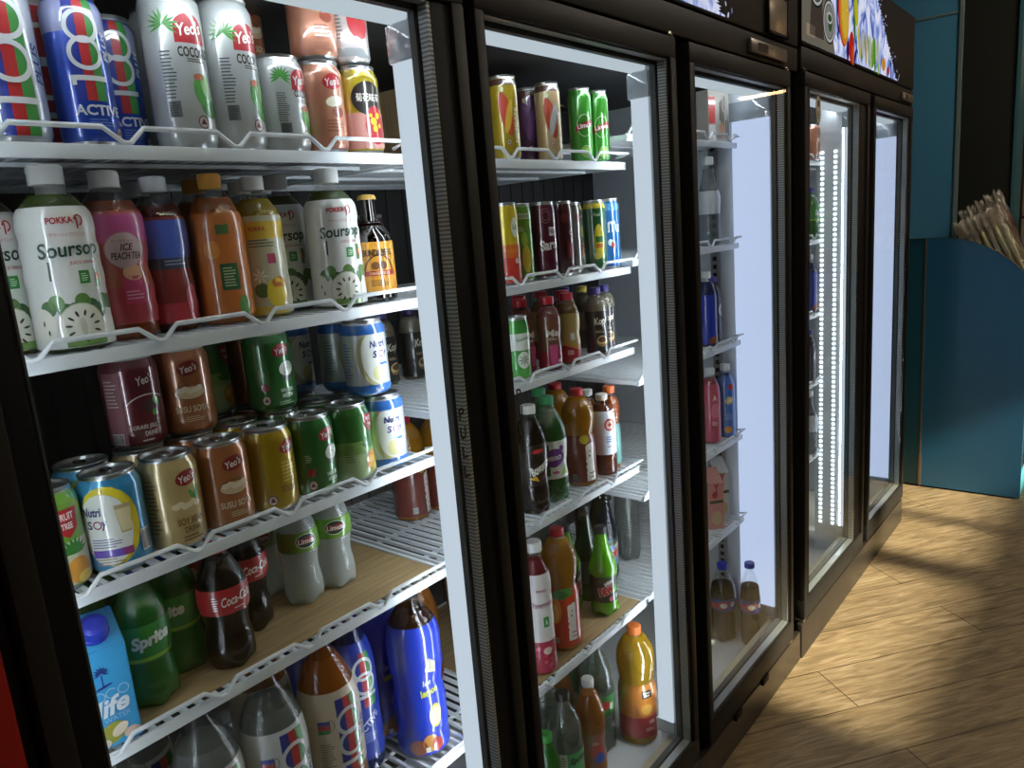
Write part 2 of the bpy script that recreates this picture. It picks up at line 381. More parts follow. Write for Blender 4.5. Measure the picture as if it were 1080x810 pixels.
def a_lychee(a, r, h):
    yeo(a, .006, h*.77, 1.1, '#b5242b'); a.ell(.006, h*.55, .017, .009, '#b28a64', 1, .2); a.ell(.006, h*.56, .014, .007, '#e7dfc8', 2, .2); a.ell(.010, h*.45, .010, .008, '#8c3f2c', 1)
    a.lines(.004, h*.30, .026, .018, 4, '#9c5a3c', 2); a.lines(.004, h*.14, .03, .01, 3, '#a8684a', 2)
def a_yellow(a, r, h):
    a.ell(.004, h*.63, .026, h*.19, '#26201e', 1); a.text('菊花味茶', .004, h*.64, .038, .0115, '#e9e4da', 2, bold=.01)
    a.rect(0, h*.27, 2*PI*r*.98, h*.40, '#c98f86', 0.5); a.ell(.012, h*.33, .017, h*.22, '#a51f2a', 2)
    for i, (dx, dy, s) in enumerate(((-.004, .004, .005), (.004, .012, .004), (-.002, -.006, .004), (.006, -.002, .0028), (-.008, .012, .0025))): a.ell(.012+dx, h*.34+dy, s, s*1.1, '#e0c52c', 3)
def a_redwhite(a, r, h):
    a.ell(.008, h*.52, .017, h*.24, '#b3242c', 2)
    for i in range(4): a.burst(.008, h*.6, .012, 7, '#cf9a3a', 3, .3)
    a.rect(0, h*.14, 2*PI*r*.98, h*.1, '#8f9294', 1); a.lines(-.022, h*.5, .014, .05, 10, '#7d7c7a', 2)
def a_coco(a, r, h):
    s = h/.184; a.burst(-.014, h*.76, .019*min(1, s*1.2), 12, '#4c9a3e', 2, .16, -.6, 3.6)
    yeo(a, .016, h*.745, 1.5 if h > .15 else 1.25, '#b0222a', True); k = h*.60
    a.text('COCONUT', .020, k, .044 if h > .15 else .036, .0115 if h > .15 else .009, '#3c3524', 2, bold=.03); a.lines(.018, k-.009, .022, .005, 2, '#4c452c', 2)
    a.ell(.022, h*.37, .0115, h*.105, '#4f9f42', 2, .1); a.ell(.026, h*.40, .007, h*.07, '#8cc276', 3, .1); a.ell(.018, h*.45, .007, .004, '#c46a50', 3); a.ell(.030, h*.26, .013, h*.06, '#3f8a38', 1, -.4)
    emblem(a, .016, h*.17, 1.3); a.lines(-.014, h*.46, .016, h*.30, 14, '#5d6462', 2, 4); a.rect(-.014, h*.25, .014, h*.1, '#6a6e6e', 2); a.lines(-.014, h*.25, .011, h*.09, 6, '#2c2e2e', 3)
def hundred(a, cx, r, h, v0, v1, bg, s=1.):
    H = (v1-v0)*h; w = .0095*s; z0 = v0*h
    for i, c in enumerate(('#26358f', '#b02a2c', '#3a8a3c')): a.rect(cx-w+w*i, z0+H/2, w*1.01, H, c, 1)
    ring = '#d3d5d6'
    R_ = .0165*s
    for cy in (z0+H*.72, z0+H*.46): a.ring(cx, cy, R_, R_, .0042*s, ring, 3)
    a.rect(cx, z0+H*.22, R_*2, .005*s, ring, 3); a.rect(cx-R_*.85, z0+H*.22-.003*s, .004*s, .008*s, ring, 3)
def a_100(a, r, h):
    hundred(a, -.004, r, h, .05, .98, None, 1.25); a.text('PLUS', .024, h*.48, .040, .0095, '#2b3a6a', 3, PI/2, .2, .02)
    a.lines(-.04, h*.5, .014, .09, 16, '#7d828a', 2)
def a_active(a, r, h):
    a.rect(0, h*.84, 2*PI*r*.98, h*.2, '#8f92b8', .5); hundred(a, -.004, r, h, .30, .96, None, 1.05); a.text('PLUS', .020, h*.66, .030, .008, '#dfe3ee', 3, PI/2, .2, .02)
    a.text('ACTIVE', .002, h*.24, .050, .011, '#d7dcec', 3, bold=.03); a.lines(.002, h*.15, .026, .012, 4, '#5f7fd0', 3); emblem(a, .022, h*.10, .9)
def a_latte(col, pic):
    def f(a, r, h):
        a.rect(0, h*.93, 2*PI*r*.98, h*.10, '#4a2a20', 1); a.text('LATTE', .004, h*.925, .016, .006, '#e6dccb', 2, bold=.02)
        a.ell(-.003, h*.55, .011, h*.26, pic[0], 1, .2); a.ell(.002, h*.52, .006, h*.2, pic[1], 2, -.2); a.ell(-.008, h*.83, .0045, .006, '#efe6b0', 3); a.ring(-.008, h*.83, .0045, .006, .001, '#3c5a2a', 4)
        a.text('NESCAFÉ', .014, h*.42, .060, .007, '#efe9e2', 3, PI/2, 0, .02); emblem(a, -.001, h*.22, .8); a.lines(.001, h*.09, .014, .005, 2, '#8a6a4a', 2)
    return f
def a_limcacan(a, r, h):
    a.ring(.002, h*.50, .0155, .022, .0012, '#dfe9d2', 2); a.poly([(-.018, h*.42), (.022, h*.50), (.020, h*.58), (-.016, h*.50)], '#a8242b', 3)
    a.text('Limca', .002, h*.50, .030, .009, '#f0ece6', 4, .18, .1, .03); a.ring(.004, h*.16, .011, .012, .0012, '#d5e6b5', 2)
    for k in range(6): a.rect(.004+.005*math.cos(k*PI/3), h*.16+.0055*math.sin(k*PI/3), .0015, .0015, '#d5e6b5', 2)
    a.ell(.004, h*.16, .009, .010, '#8cc04a', 1)
def a_redyel(a, r, h):
    a.rect(0, h*.25, 2*PI*r*.98, h*.46, '#c2362a', 1); a.rect(0, h*.42, 2*PI*r*.98, h*.16, '#d87a2a', 1); a.ell(.012, h*.70, .008, .018, '#e9ead8', 2); a.text('LE', .012, h*.70, .008, .008, '#2c7a3a', 3, bold=.03); a.rect(.012, h*.3, .007, .009, '#efe6e0', 3)
def a_seasons(a, r, h):
    a.rect(.002, h*.84, .030, .010, '#d9e0c5', 1); a.text('SEASONS', .002, h*.84, .026, .007, '#2f6a2c', 2, bold=.02); a.ell(.004, h*.30, .009, .026, '#d8c44a', 1); a.ell(.002, h*.55, .006, .014, '#a9d05a', 1); a.lines(-.004, h*.68, .014, .01, 3, '#dbe8c0', 2)
def a_sars(a, r, h):
    a.ring(-.002, h*.82, .011, .014, .0012, '#b98a94', 2); a.ring(-.002, h*.82, .007, .009, .001, '#b98a94', 2)
    a.rect(.010, h*.62, .014, .016, '#e9dfe0', 2); a.text('F&N', .010, h*.62, .012, .008, '#5a1428', 3, bold=.02); a.text('Sarsi', .003, h*.45, .038, .020, '#e9dfe0', 3, .12, .1, .04)
def a_dred(a, r, h):
    a.rect(.010, h*.34, .014, .030, '#8c2a38', 1); a.text('C', .012, h*.58, .007, .009, '#d8c7c0', 2, bold=.03); a.ell(0, h*.78, .008, .010, '#7a3038', 1)
def a_grnyel(a, r, h):
    a.rect(0, h*.93, 2*PI*r*.98, h*.09, '#d2bf2c', 1); a.text('Real', -.001, h*.80, .013, .007, '#dfe6cf', 2, bold=.02); a.ell(.002, h*.42, .012, .036, '#c9b832', 1); a.rect(.003, h*.45, .018, .012, '#2f6a2c', 2); a.rect(.003, h*.36, .018, .008, '#b5622a', 2); a.ell(-.004, h*.22, .006, .008, '#d8d06a', 2)
def a_bluecan(a, r, h):
    a.text('iTu', .004, h*.60, .026, .024, '#e6eaf2', 2, bold=.06); a.ell(-.004, h*.38, .006, .007, '#d8dfe8', 2); a.ell(.002, h*.34, .005, .006, '#c2452c', 3); a.rect(0, h*.88, 2*PI*r*.98, h*.1, '#5aa0d8', 1)
def a_grnwht(a, r, h):
    a.rect(0, h*.62, 2*PI*r*.98, h*.26, '#dfe6dc', 1); a.text('Soursop', .006, h*.66, .026, .008, '#3f8a3c', 2, .2, .1, .02); a.ell(.006, h*.34, .013, .016, '#e6ece2', 2); a.burst(.006, h*.34, .012, 8, '#5a6a4a', 3, .2); a.ell(-.008, h*.40, .008, .012, '#2f8a35', 1); a.ell(.010, h*.14, .014, .010, '#55a845', 1)
# bottles
def a_soursop(name, fruit='#e4e3d6'):
    def f(a, r, h):
        a.text('POKKA', -.004, h*.70, .026, .007, '#b3222c', 2, .03, 0, .03); a.ring(.015, h*.70, .005, .006, .0018, '#b3222c', 2, a0=-1.6, a1=3.1); a.rect(.0128, h*.685, .0018, .012, '#b3222c', 2)
        a.text('サワーソップドリンク', .002, h*.625, .036, .0045, '#c2555c', 2); k = .54
        a.text(name, .001, h*k, .062, .021, '#1f4030', 3, .05, .12, .02)
        a.text('JUICE DRINK', .012, h*.475, .028, .0045, '#b3323c', 2); a.rect(.010, h*.40, .011, .014, '#2f8a3a', 2); a.lines(.010, h*.40, .007, .009, 4, '#cfe2c9', 3)
        a.rect(.025, h*.40, .006, .022, '#5f8a4c', 2); a.ell(.025, h*.40, .0026, .004, '#c7702c', 3); a.rect(-.022, h*.44, .0022, .02, '#2c3a2c', 2)
        for i in range(9): a.ell(-.030+i*.0085, h*(.245+.03*math.sin(i*1.9)), .008, .0085, ('#3f6b3a', '#58803f', '#2f5a32')[i % 3], 1)
        a.ell(.0, h*.14, .0235, .0255, '#b9b9a4', 2); a.ell(.0, h*.14, .0222, .0242, fruit, 3); a.ell(0, h*.14, .003, .010, '#c7c5b0', 4)
        for k in range(11):
            t = 2*PI*k/11+.2; a.ell(.0135*math.cos(t), h*.14+.0145*math.sin(t), .0034, .0013, '#3a3a30', 5, t)
        a.ell(-.037, h*.15, .012, .02, fruit, 2); a.ell(-.037, h*.17, .001, .003, '#3a3a30', 4); a.ell(-.033, h*.12, .001, .003, '#3a3a30', 4)
        a.rect(.002, h*.055, .04, .008, '#6a8f4a', 4)
    return f
def a_peach(a, r, h):
    a.rect(0, h*.22, 2*PI*r*.98, h*.22, '#a83242', 1); a.rect(0, h*.37, 2*PI*r*.98, h*.10, '#9c4a34', 1); a.rect(0, h*.66, 2*PI*r*.98, h*.16, '#b9508c', 1)
    a.ell(.002, h*.53, .022, .022, '#a9788c', 2); a.ell(.002, h*.53, .0205, .0205, '#cbb1b5', 3); a.text('ICE', .004, h*.55, .014, .008, '#2e2426', 4, 0, .3, .02); a.text('PEACH TEA', .003, h*.50, .033, .008, '#2e2426', 4, 0, .2, .02); a.text('ピーチティー', .001, h*.585, .022, .004, '#7c5a66', 4)
    a.rect(.006, h*.30, .024, .032, '#b8386a', 3); a.ell(.008, h*.40, .012, .009, '#d0a07c', 3); a.lines(.006, h*.27, .02, .012, 3, '#dba0b4', 4)
def a_blueberry(a, r, h):
    a.rect(0, h*.60, 2*PI*r*.98, h*.24, '#4a62bd', 1); a.rect(0, h*.45, 2*PI*r*.98, h*.08, '#3a4256', 1); a.lines(.0, h*.45, .03, .008, 2, '#8f95aa', 2); a.rect(0, h*.13, 2*PI*r*.98, h*.12, '#a82c3a', 1); a.ell(.014, h*.20, .010, .02, '#c2485a', 2)
def a_orangeb(a, r, h):
    a.rect(.004, h*.63, .016, .012, '#4a6a3a', 2); a.rect(.006, h*.32, .022, .034, '#2f5f3c', 2); a.lines(.006, h*.32, .016, .026, 7, '#b9c79a', 3); a.ell(-.012, h*.5, .01, .012, '#d68a34', 1); a.ell(.02, h*.12, .008, .014, '#5a8a3a', 1)
def a_lemon(a, r, h):
    a.rect(0, h*.62, 2*PI*r*.98, h*.12, '#c9a83a', 1); a.text('POKKA', -.004, h*.63, .022, .006, '#b3422c', 2, .03, 0, .03); a.lines(0, h*.53, .036, .012, 3, '#5f6a55', 2); a.rect(.010, h*.42, .011, .013, '#b5486a', 2)
    a.ell(.012, h*.18, .014, .020, '#d9bf3a', 2); a.ell(.016, h*.25, .010, .008, '#c77a34', 2); a.burst(-.008, h*.30, .012, 7, '#e6e6da', 2); a.ell(-.008, h*.20, .010, .010, '#4c6a3a', 1); a.rect(0, h*.06, .05, .010, '#c9b032', 1)
def a_bunda(a, r, h):
    a.ring(.0, h*.26, .024, .030, .0024, '#5c3a12', 2, a0=.2, a1=2.94); a.text('BUNDABERG', 0, h*.46, .046, .010, '#2c1a10', 3, bold=.03); a.ell(-.006, h*.34, .006, .006, '#6a3f22', 3); a.ell(.006, h*.34, .006, .006, '#6a3f22', 3); a.rect(0, h*.27, .05, .0075, '#9c2320', 3); a.text('GINGER BEER', 0, h*.27, .030, .0042, '#e9d9b0', 4); a.lines(0, h*.18, .030, .010, 3, '#6a4a1c', 3)
def a_sprite(a, r, h):
    a.rect(0, h*.385, 2*PI*r*.98, .005, '#8cc832', 1); a.text('Sprite', 0, h*.52, .046, .021, '#e0e6e2', 3, .12, .25, .05)
def a_coke(a, r, h):
    a.text('Coca-Cola', .006, h*.575, .042, .013, '#ece4e2', 3, .1, .4, .02); a.lines(-.022, h*.56, .008, .02, 6, '#e3c9c6', 2); a.lines(.010, h*.50, .02, .004, 1, '#e3c9c6', 2)
def a_limca(a, r, h):
    a.ell(.002, h*.60, .016, .0115, '#243a2a', 2); a.ring(.002, h*.60, .016, .0115, .0012, '#dfe6da', 3); a.rect(.002, h*.60, .032, .009, '#a8242b', 3); a.text('Limca', .002, h*.60, .026, .008, '#efe9e2', 4, 0, .15, .03)
def a_100b(lc):
    def f(a, r, h):
        hundred(a, .018, r, h, .26, .70, None, 1.35); a.text('PLUS', .044, h*.50, .036, .009, '#33427a', 3, PI/2, .2, .02)
        for i, c in enumerate(('#33409a', '#b03a3a', '#3a8a44')): a.rect(-.022, h*.60-i*.007, .017, .0068, c, 2)
        a.ring(-.013, h*.585, .007, .009, .0008, '#4a4d52', 3); a.rect(-.013, h*.585, .0016, .014, '#4a4d52', 3); a.lines(-.020, h*.42, .022, .045, 12, lc, 2)
    return f
def a_act_b(a, r, h):
    hundred(a, .010, r, h, .42, .74, None, 1.2); a.text('ACTIVE', .006, h*.32, .05, .013, '#d7dcec', 3, PI/5, 0, .03); a.lines(.002, h*.24, .04, .02, 5, '#8aa2e0', 2)
def a_tea(a, r, h):
    a.poly([(.014, h*.54), (.034, h*.52), (.036, h*.58), (.022, h*.62)], '#b9b39c', 2); a.text('Ice', .016, h*.47, .016, .012, '#c9cfe6', 2, .15, .2, .02); a.text('lemon', .020, h*.41, .034, .0125, '#c9cf32', 3, .12, .1, .03)
    a.ell(.026, h*.26, .012, .022, '#c9b23a', 2); a.ell(.026, h*.26, .009, .018, '#e6dca0', 3); a.ell(.012, h*.10, .014, .016, '#c78a3c', 2); a.ell(-.010, h*.08, .016, .014, '#8c4a2c', 2); a.ell(.024, h*.08, .010, .012, '#b03a2c', 3); a.rect(.006, h*.065, .008, .009, '#dfdcd2', 4)
def a_cup(bg, logo='#efe6dc', word=None, cup='#d6588f'):
    def f(a, r, h):
        a.rect(0, h*.16, 2*PI*r*.98, h*.22, bg, 1)
        if word: a.text(word, .002, h*.52, .026, .014, logo, 3, .05, .1, .03)
        a.poly([(-.006, h*.36), (.012, h*.36), (.009, h*.10), (-.003, h*.10)], cup, 3); a.lines(.002, h*.44, .02, .006, 2, logo, 2); a.rect(.014, h*.14, .006, .007, '#e9e2da', 3)
    return f
def a_gift(a, r, h):
    a.rect(0, h*.15, 2*PI*r*.98, h*.26, '#a81f2a', 1); a.rect(.004, h*.40, .010, .014, '#d9dde0', 2); a.text('100', -.002, h*.18, .012, .010, '#eaded2', 3, bold=.02); a.poly([(-.02, h*.30), (.02, h*.20), (.02, h*.26), (-.02, h*.36)], '#c79a4a', 2)
def a_kopi(a, r, h):
    a.text('Kopi', .002, h*.50, .028, .020, '#e6dccb', 3, .08, .15, .03); a.ell(.004, h*.22, .012, .012, '#cdb27a', 2); a.ell(.004, h*.24, .009, .006, '#5c3a1c', 3); a.rect(.004, h*.16, .020, .004, '#8a6a3a', 3); a.lines(0, h*.36, .02, .006, 2, '#b9a98a', 2)
def a_bov(a, r, h):
    a.ell(.006, h*.60, .012, .0045, '#b32a2c', 2, .1); a.text('Bovonto', .010, h*.45, .046, .020, '#e9e6e0', 3, .45, .1, .05); a.poly([(-.016, h*.35), (.006, h*.32), (.0, h*.37)], '#d6a02c', 3); a.poly([(.008, h*.32), (.028, h*.37), (.026, h*.40)], '#b3262c', 3)
def a_vib(a, r, h):
    a.rect(-.022, h*.42, .032, h*.30, '#2f6a35', 1); a.ell(.004, h*.44, .022, .020, '#6a2a8c', 2, .4); a.text('VIBRO', .004, h*.44, .032, .010, '#ece9ee', 3, .12, 0, .05); a.ell(.020, h*.53, .005, .006, '#6a2a8c', 3); a.ell(.006, h*.30, .008, .003, '#c24a7a', 2); a.poly([(.016, h*.27), (.036, h*.27), (.036, h*.38)], '#9cc83a', 2)
def a_maaza(leaf):
    def f(a, r, h):
        if leaf:
            a.ell(-.004, h*.50, .024, .012, '#3a7a35', 2, .2); a.burst(.006, h*.51, .022, 6, '#4f9a42', 3, .35, -.4, 2.6); a.ell(-.020, h*.36, .014, .030, '#e08a2a', 2); a.ell(-.022, h*.34, .010, .022, '#f0c060', 3)
        else: a.ell(.006, h*.50, .012, .010, '#c9b63a', 2)
        a.text('maaza', .016, h*.26, .085, .020, '#ece6e2', 4, PI/2, 0, .06); a.bars(-.020, h*.11, .010, .012)
    return f
def a_whlab(a, r, h):
    a.ell(.006, h*.64, .013, .014, '#b03030', 2); a.ell(.006, h*.64, .009, .010, '#d8b9a8', 3); a.ell(.006, h*.64, .005, .004, '#b03030', 4); a.lines(.006, h*.46, .018, .016, 3, '#4a6aa0', 2); a.lines(.006, h*.37, .014, .004, 1, '#3a3a3a', 2)
def a_pom(a, r, h):
    a.text('POKKA', .004, h*.66, .022, .006, '#8c2230', 2, 0, 0, .03); a.text('Pomegranate', .006, h*.55, .044, .016, '#8c2a4a', 2, .05, .1, .02); a.rect(.010, h*.42, .012, .022, '#2f8a3a', 2); a.text('A', .010, h*.42, .006, .012, '#dfeadb', 3, bold=.04)
    a.rect(0, h*.15, 2*PI*r*.98, h*.24, '#a82242', 1)
    rn = random.Random(5)
    for i in range(34): a.ell(rn.uniform(-.035, .035), h*rn.uniform(.05, .25), .0035, .004, rn.choice(('#c2355a', '#d8607c', '#8c1a32')), 2+i % 3)
    a.ell(.008, h*.20, .009, .008, '#ddd0c0', 5)
def a_dew(a, r, h):
    a.poly([(-.034, h*.40), (.004, h*.50), (.034, h*.48), (.010, h*.40)], '#3a4a2a', 2); a.text('Mtn', .004, h*.40, .022, .010, '#dfe3d8', 3, .5, .1, .04); a.text('DEW', -.002, h*.31, .038, .020, '#b3242c', 4, .30, .15, .07); a.text('DEW', -.003, h*.308, .040, .022, '#e3e0d8', 3, .30, .15, .12)
    a.ell(.010, h*.21, .006, .006, '#c2707a', 3); a.ell(.026, h*.23, .005, .006, '#cfd6cc', 3); a.poly([(.012, h*.28), (.030, h*.40), (.032, h*.28)], '#5aa02c', 2)
def a_clrspr(a, r, h): a.rect(-.014, h*.42, .016, h*.22, '#c9d6cc', 2); a.lines(-.014, h*.44, .010, .03, 5, '#a83a3a', 3); a.text('Sprite', .022, h*.45, .048, .020, '#1f3a2a', 3, .08, .25, .05)
def a_fant(a, r, h): a.ell(.006, h*.32, .020, .022, '#c2442a', 2); a.ell(.012, h*.24, .014, .014, '#3a5ab0', 3); a.lines(.004, h*.40, .02, .01, 2, '#e6c28a', 3)
def a_seven(a, r, h): a.ell(.010, h*.46, .010, .012, '#b03a34', 2); a.ell(.026, h*.44, .006, .010, '#dfe6da', 2); a.ell(-.012, h*.42, .008, .010, '#cfd9c9', 2); a.poly([(-.03, h*.36), (.04, h*.36), (.04, h*.39), (-.03, h*.40)], '#2c6a34', 2)
def a_mm(a, r, h): a.rect(.012, h*.46, .026, .018, '#20201e', 3); a.text('Minute', .012, h*.475, .020, .005, '#e9e4dc', 4); a.text('Maid', .012, h*.452, .014, .005, '#e9e4dc', 4); a.ell(.008, h*.33, .020, .018, '#d88a34', 2); a.ell(.010, h*.33, .015, .013, '#e8b45a', 3); a.rect(0, h*.17, 2*PI*r*.98, h*.18, '#a8303a', 1); a.text('100', .024, h*.21, .016, .010, '#ecdcd2', 3, bold=.03); a.lines(.018, h*.15, .024, .010, 2, '#ecdcd2', 3)
def a_thums(a, r, h): a.rect(0, h*.50, 2*PI*r*.98, .028, '#1f2f8c', 1); a.ell(.0, h*.50, .022, .012, '#a8252c', 2, .3); a.ell(.004, h*.50, .010, .008, '#e0dde0', 3); a.ell(-.03, h*.49, .009, .009, '#c23a3c', 2); a.ell(.032, h*.51, .008, .009, '#d4cfd4', 2)
def a_bluebig(a, r, h): a.ell(.010, h*.70, .011, .009, '#b02a34', 2); a.ell(.004, h*.52, .013, .011, '#d8c46a', 2, .4); a.ell(.006, h*.52, .008, .006, '#e9e6d0', 3, .4); a.lines(.004, h*.30, .022, .02, 4, '#9cc0e8', 2); a.ell(.0, h*.12, .012, .010, '#d8a23c', 2)
def a_pinkb(a, r, h): a.ell(.008, h*.45, .014, .022, '#e07a92', 2); a.text('A', .006, h*.62, .012, .016, '#f0dede', 3, bold=.03); a.lines(.006, h*.28, .018, .012, 3, '#f0d0d6', 2)
def a_grape(a, r, h): a.ell(.004, h*.50, .014, .018, '#d6cddc', 2); a.ell(.0, h*.25, .010, .018, '#3a2450', 2); a.text('G', .004, h*.5, .010, .014, '#3a2450', 3, bold=.03)

r0, h0 = .0343, .1185
PR = {}
def P_(k, o): PR[k] = o; KID[o.name] = kids(o); return o
P_('susu', make_can('soya_drink_can', r0, h0, '#a9683c', a_susu)); P_('soy', make_can('soy_bean_drink_can', r0, h0, '#c8b078', a_soy))
P_('gold', make_can('gold_drink_can', r0, h0, '#b8981c', a_gold)); P_('winter', make_can('winter_melon_drink_can', r0, h0, '#2f7434', a_winter))
P_('ftree', make_can('fruit_drink_can', r0, h0, '#3f8038', a_ftree)); P_('nsoy', make_can('soy_milk_can', r0, h0, '#d9dedf', a_nsoy))
P_('nutri', make_can('soy_milk_can', r0, h0, '#3a98cf', a_nutri)); P_('fn', make_can('pineapple_drink_can', r0, h0, '#7fb548', a_fn))
P_('grass', make_can('grass_jelly_drink_can', r0, h0, '#641d29', a_grass)); P_('lychee', make_can('fruit_drink_can', .033, .124, '#c6866a', a_lychee))
P_('yellow', make_can('chrysanthemum_drink_can', .033, .124, '#b5a022', a_yellow)); P_('redwhite', make_can('drink_can', .032, .115, '#cfc6c2', a_redwhite))
P_('coco', make_can('coconut_water_can', .0347, .182, '#ccd0ce', a_coco)); P_('cocos', make_can('coconut_water_can', r0, .124, '#ccd0ce', a_coco))
P_('h100', make_can('isotonic_drink_can', .034, .165, '#b9bec4', a_100)); P_('active', make_can('isotonic_drink_can', .0300, .158, '#1c46b2', a_active))
P_('latte', make_can('coffee_can', .026, .147, '#b49a22', a_latte('', ('#c0442c', '#d9b040')), slim=True)); P_('latte_p', make_can('coffee_can', .0245, .147, '#45204e', a_latte('', ('#5a2a66', '#6a3a74')), slim=True))
P_('latte_b', make_can('coffee_can', .0245, .147, '#cdb284', a_latte('', ('#b5472c', '#b0b6b4')), slim=True)); P_('latte_d', make_can('coffee_can', .0235, .14, '#34506a', a_latte('', ('#6a3f2c', '#8a6a4a')), slim=True))
P_('limcac', make_can('lemon_drink_can', .0235, .15, '#3f9a2a', a_limcacan, slim=True)); P_('redyel', make_can('fruit_drink_can', .0235, .149, '#d9bf2c', a_redyel, slim=True))
P_('seasons', make_can('tea_drink_can', .0232, .147, '#6a9f32', a_seasons, slim=True)); P_('sars', make_can('root_drink_can', .0245, .148, '#5a1630', a_sars, slim=True))
P_('dred', make_can('drink_can', .0235, .148, '#4f1a26', a_dred, slim=True)); P_('greyc', make_can('drink_can', .0225, .146, '#6f6a66', a_dred, slim=True))
P_('grnyel', make_can('juice_can', .0235, .147, '#2c6a3a', a_grnyel, slim=True)); P_('bluec', make_can('drink_can', .0235, .149, '#2a74c4', a_bluecan, slim=True))
P_('gw', make_can('soursop_drink_can', .0245, .122, '#4aa045', a_grnwht, slim=True))
P_('sour', make_bottle('soursop_drink_bottle', .0385, .2, 'soursop', '#4f5f2a', '#e3e3e0', (.03, .775, '#dcdedb'), a_soursop('Soursop'), capr=.0175, caph=.021, fill=.84))
P_('peach', make_bottle('peach_tea_bottle', .034, .198, 'ribbed', '#a04a24', '#dedcda', (.10, .76, '#a8443c'), a_peach, capr=.0165, caph=.02, fill=.82))
P_('blueb', make_bottle('berry_tea_bottle', .030, .192, 'ribbed', '#5c1c14', '#dfe3ea', (.06, .74, '#7a2622'), a_blueberry, capr=.0155, caph=.019, fill=.82))
P_('orangeb', make_bottle('orange_drink_bottle', .0335, .195, 'straight', '#b5641c', '#d89a3c', (.06, .74, '#bd6c2e'), a_orangeb, capr=.0145, caph=.02, fill=.84))
P_('lemonb', make_bottle('lemon_drink_bottle', .0325, .192, 'soursop', '#b59a2c', '#dcdad2', (.03, .72, '#b9b59a'), a_lemon, capr=.0155, caph=.019, fill=.84))
P_('bunda', make_bottle('ginger_beer_bottle', .032, .163, 'stubby', '#1a0c06', '#caa24a', (.10, .56, '#d2942c'), a_bunda, shell=clear('#7a4a28', .13, .04, 0, body=.5, bodyh='#180b05', name='brown_glass'), capr=.0135, caph=.008, crown=True))
GP = clear('#b4e8b8', .10, .035, .15, body=.25, bodyh='#3ca04c', name='green_pet', scale=60)
P_('sprite', make_bottle('lemon_lime_soda_bottle', .0325, .176, 'sprite', '#4ab85c', '#1d2f9c', (.36, .64, '#2c8a38'), a_sprite, shell=GP, lobes=5, capr=.0145, caph=.017, body=.6))
P_('coke', make_bottle('cola_bottle', .0325, .177, 'contour', '#140806', '#b51f28', (.46, .66, '#a81c26'), a_coke, lobes=5, capr=.0145, caph=.017, body=.97))
P_('limca', make_bottle('lemon_soda_bottle', .031, .177, 'contour', '#e2e7e4', '#2f7a3a', (.50, .68, '#6fa32c'), a_limca, lobes=5, capr=.014, caph=.016, body=.6))
P_('h100b', make_bottle('isotonic_drink_bottle', .0475, .312, 'big', '#ced3d2', '#1c1c1e', (.22, .72, '#c9cccc'), a_100b('#70757c'), lobes=5, capr=.0165, caph=.018, body=.35, fill=.80))
P_('h100o', make_bottle('isotonic_drink_bottle', .0475, .312, 'big', '#b5651c', '#1c1c1e', (.30, .74, '#cdbfa8'), a_100b('#8a7a64'), lobes=5, capr=.0165, caph=.018, body=.8, fill=.88))
P_('actb', make_bottle('isotonic_drink_bottle', .040, .30, 'big', '#1f2f6a', '#1c1c1e', (.10, .80, '#2038a0'), a_act_b, capr=.0165, caph=.018, body=.8))
P_('tea', make_bottle('lemon_tea_bottle', .046, .305, 'ribbed', '#3c1c0c', '#1c1c20', (.03, .80, '#1a38b8'), a_tea, capr=.0175, caph=.02, body=.9))
P_('cupp', make_bottle('milk_drink_bottle', .0235, .147, 'ribbed', '#9c5a5c', '#b8202a', (.05, .72, '#7a4a34'), a_cup('#9c1f34', word='Ma'), capr=.014, caph=.015))
P_('gift', make_bottle('malt_drink_bottle', .0245, .147, 'ribbed', '#8c6a3c', '#b8202a', (.05, .72, '#b59c62'), a_gift, capr=.014, caph=.015))
P_('kopi', make_bottle('coffee_drink_bottle', .0245, .146, 'ribbed', '#8f8672', '#37286e', (.05, .66, '#1c1714'), a_kopi, capr=.0115, caph=.015))
P_('yelcap', make_bottle('juice_bottle', .022, .142, 'straight', '#5a4a24', '#c2b03a', (.3, .6, '#6a5a30'), None, capr=.0115, caph=.013))
P_('bov', make_bottle('grape_soda_bottle', .031, .222, 'sprite', '#120809', '#dcdcd8', (.28, .66, '#17100f'), a_bov, lobes=5, capr=.0145, caph=.017, body=.97))
P_('vib', make_bottle('lime_soda_bottle', .036, .222, 'sprite', '#2c6a34', '#3fa86a', (.24, .60, '#dfe3de'), a_vib, shell=GP, lobes=5, capr=.0145, caph=.017, body=.5))
P_('maaza', make_bottle('mango_drink_bottle', .036, .214, 'bulb', '#b8801c', '#b5222a', (.05, .54, '#6c2a22'), a_maaza(False), capr=.0145, caph=.015, body=.9, fill=.92))
P_('whlab', make_bottle('malt_drink_bottle', .0285, .186, 'straight', '#6a3014', '#d6cfc8', (.27, .80, '#d3dbe4'), a_whlab, capr=.0135, caph=.014, body=.95))
P_('amber', make_bottle('tea_bottle', .024, .185, 'straight', '#8c4a1a', '#c9c9c6', (.2, .45, '#4a6a9c'), None, capr=.0125, caph=.014))
P_('orcap', make_bottle('orange_drink_bottle', .0225, .192, 'bulb', '#b86228', '#c9602c', (.05, .54, '#5f9a94'), None, capr=.0135, caph=.016))
P_('pom', make_bottle('pomegranate_drink_bottle', .030, .285, 'soursop', '#8c2a34', '#dedede', (.03, .775, '#d9d6d2'), a_pom, capr=.0165, caph=.02))
P_('maazao', make_bottle('mango_drink_bottle', .0395, .272, 'bulb', '#b8801c', '#b5222a', (.05, .54, '#c8401e'), a_maaza(True), capr=.016, caph=.016, body=.9, fill=.92))
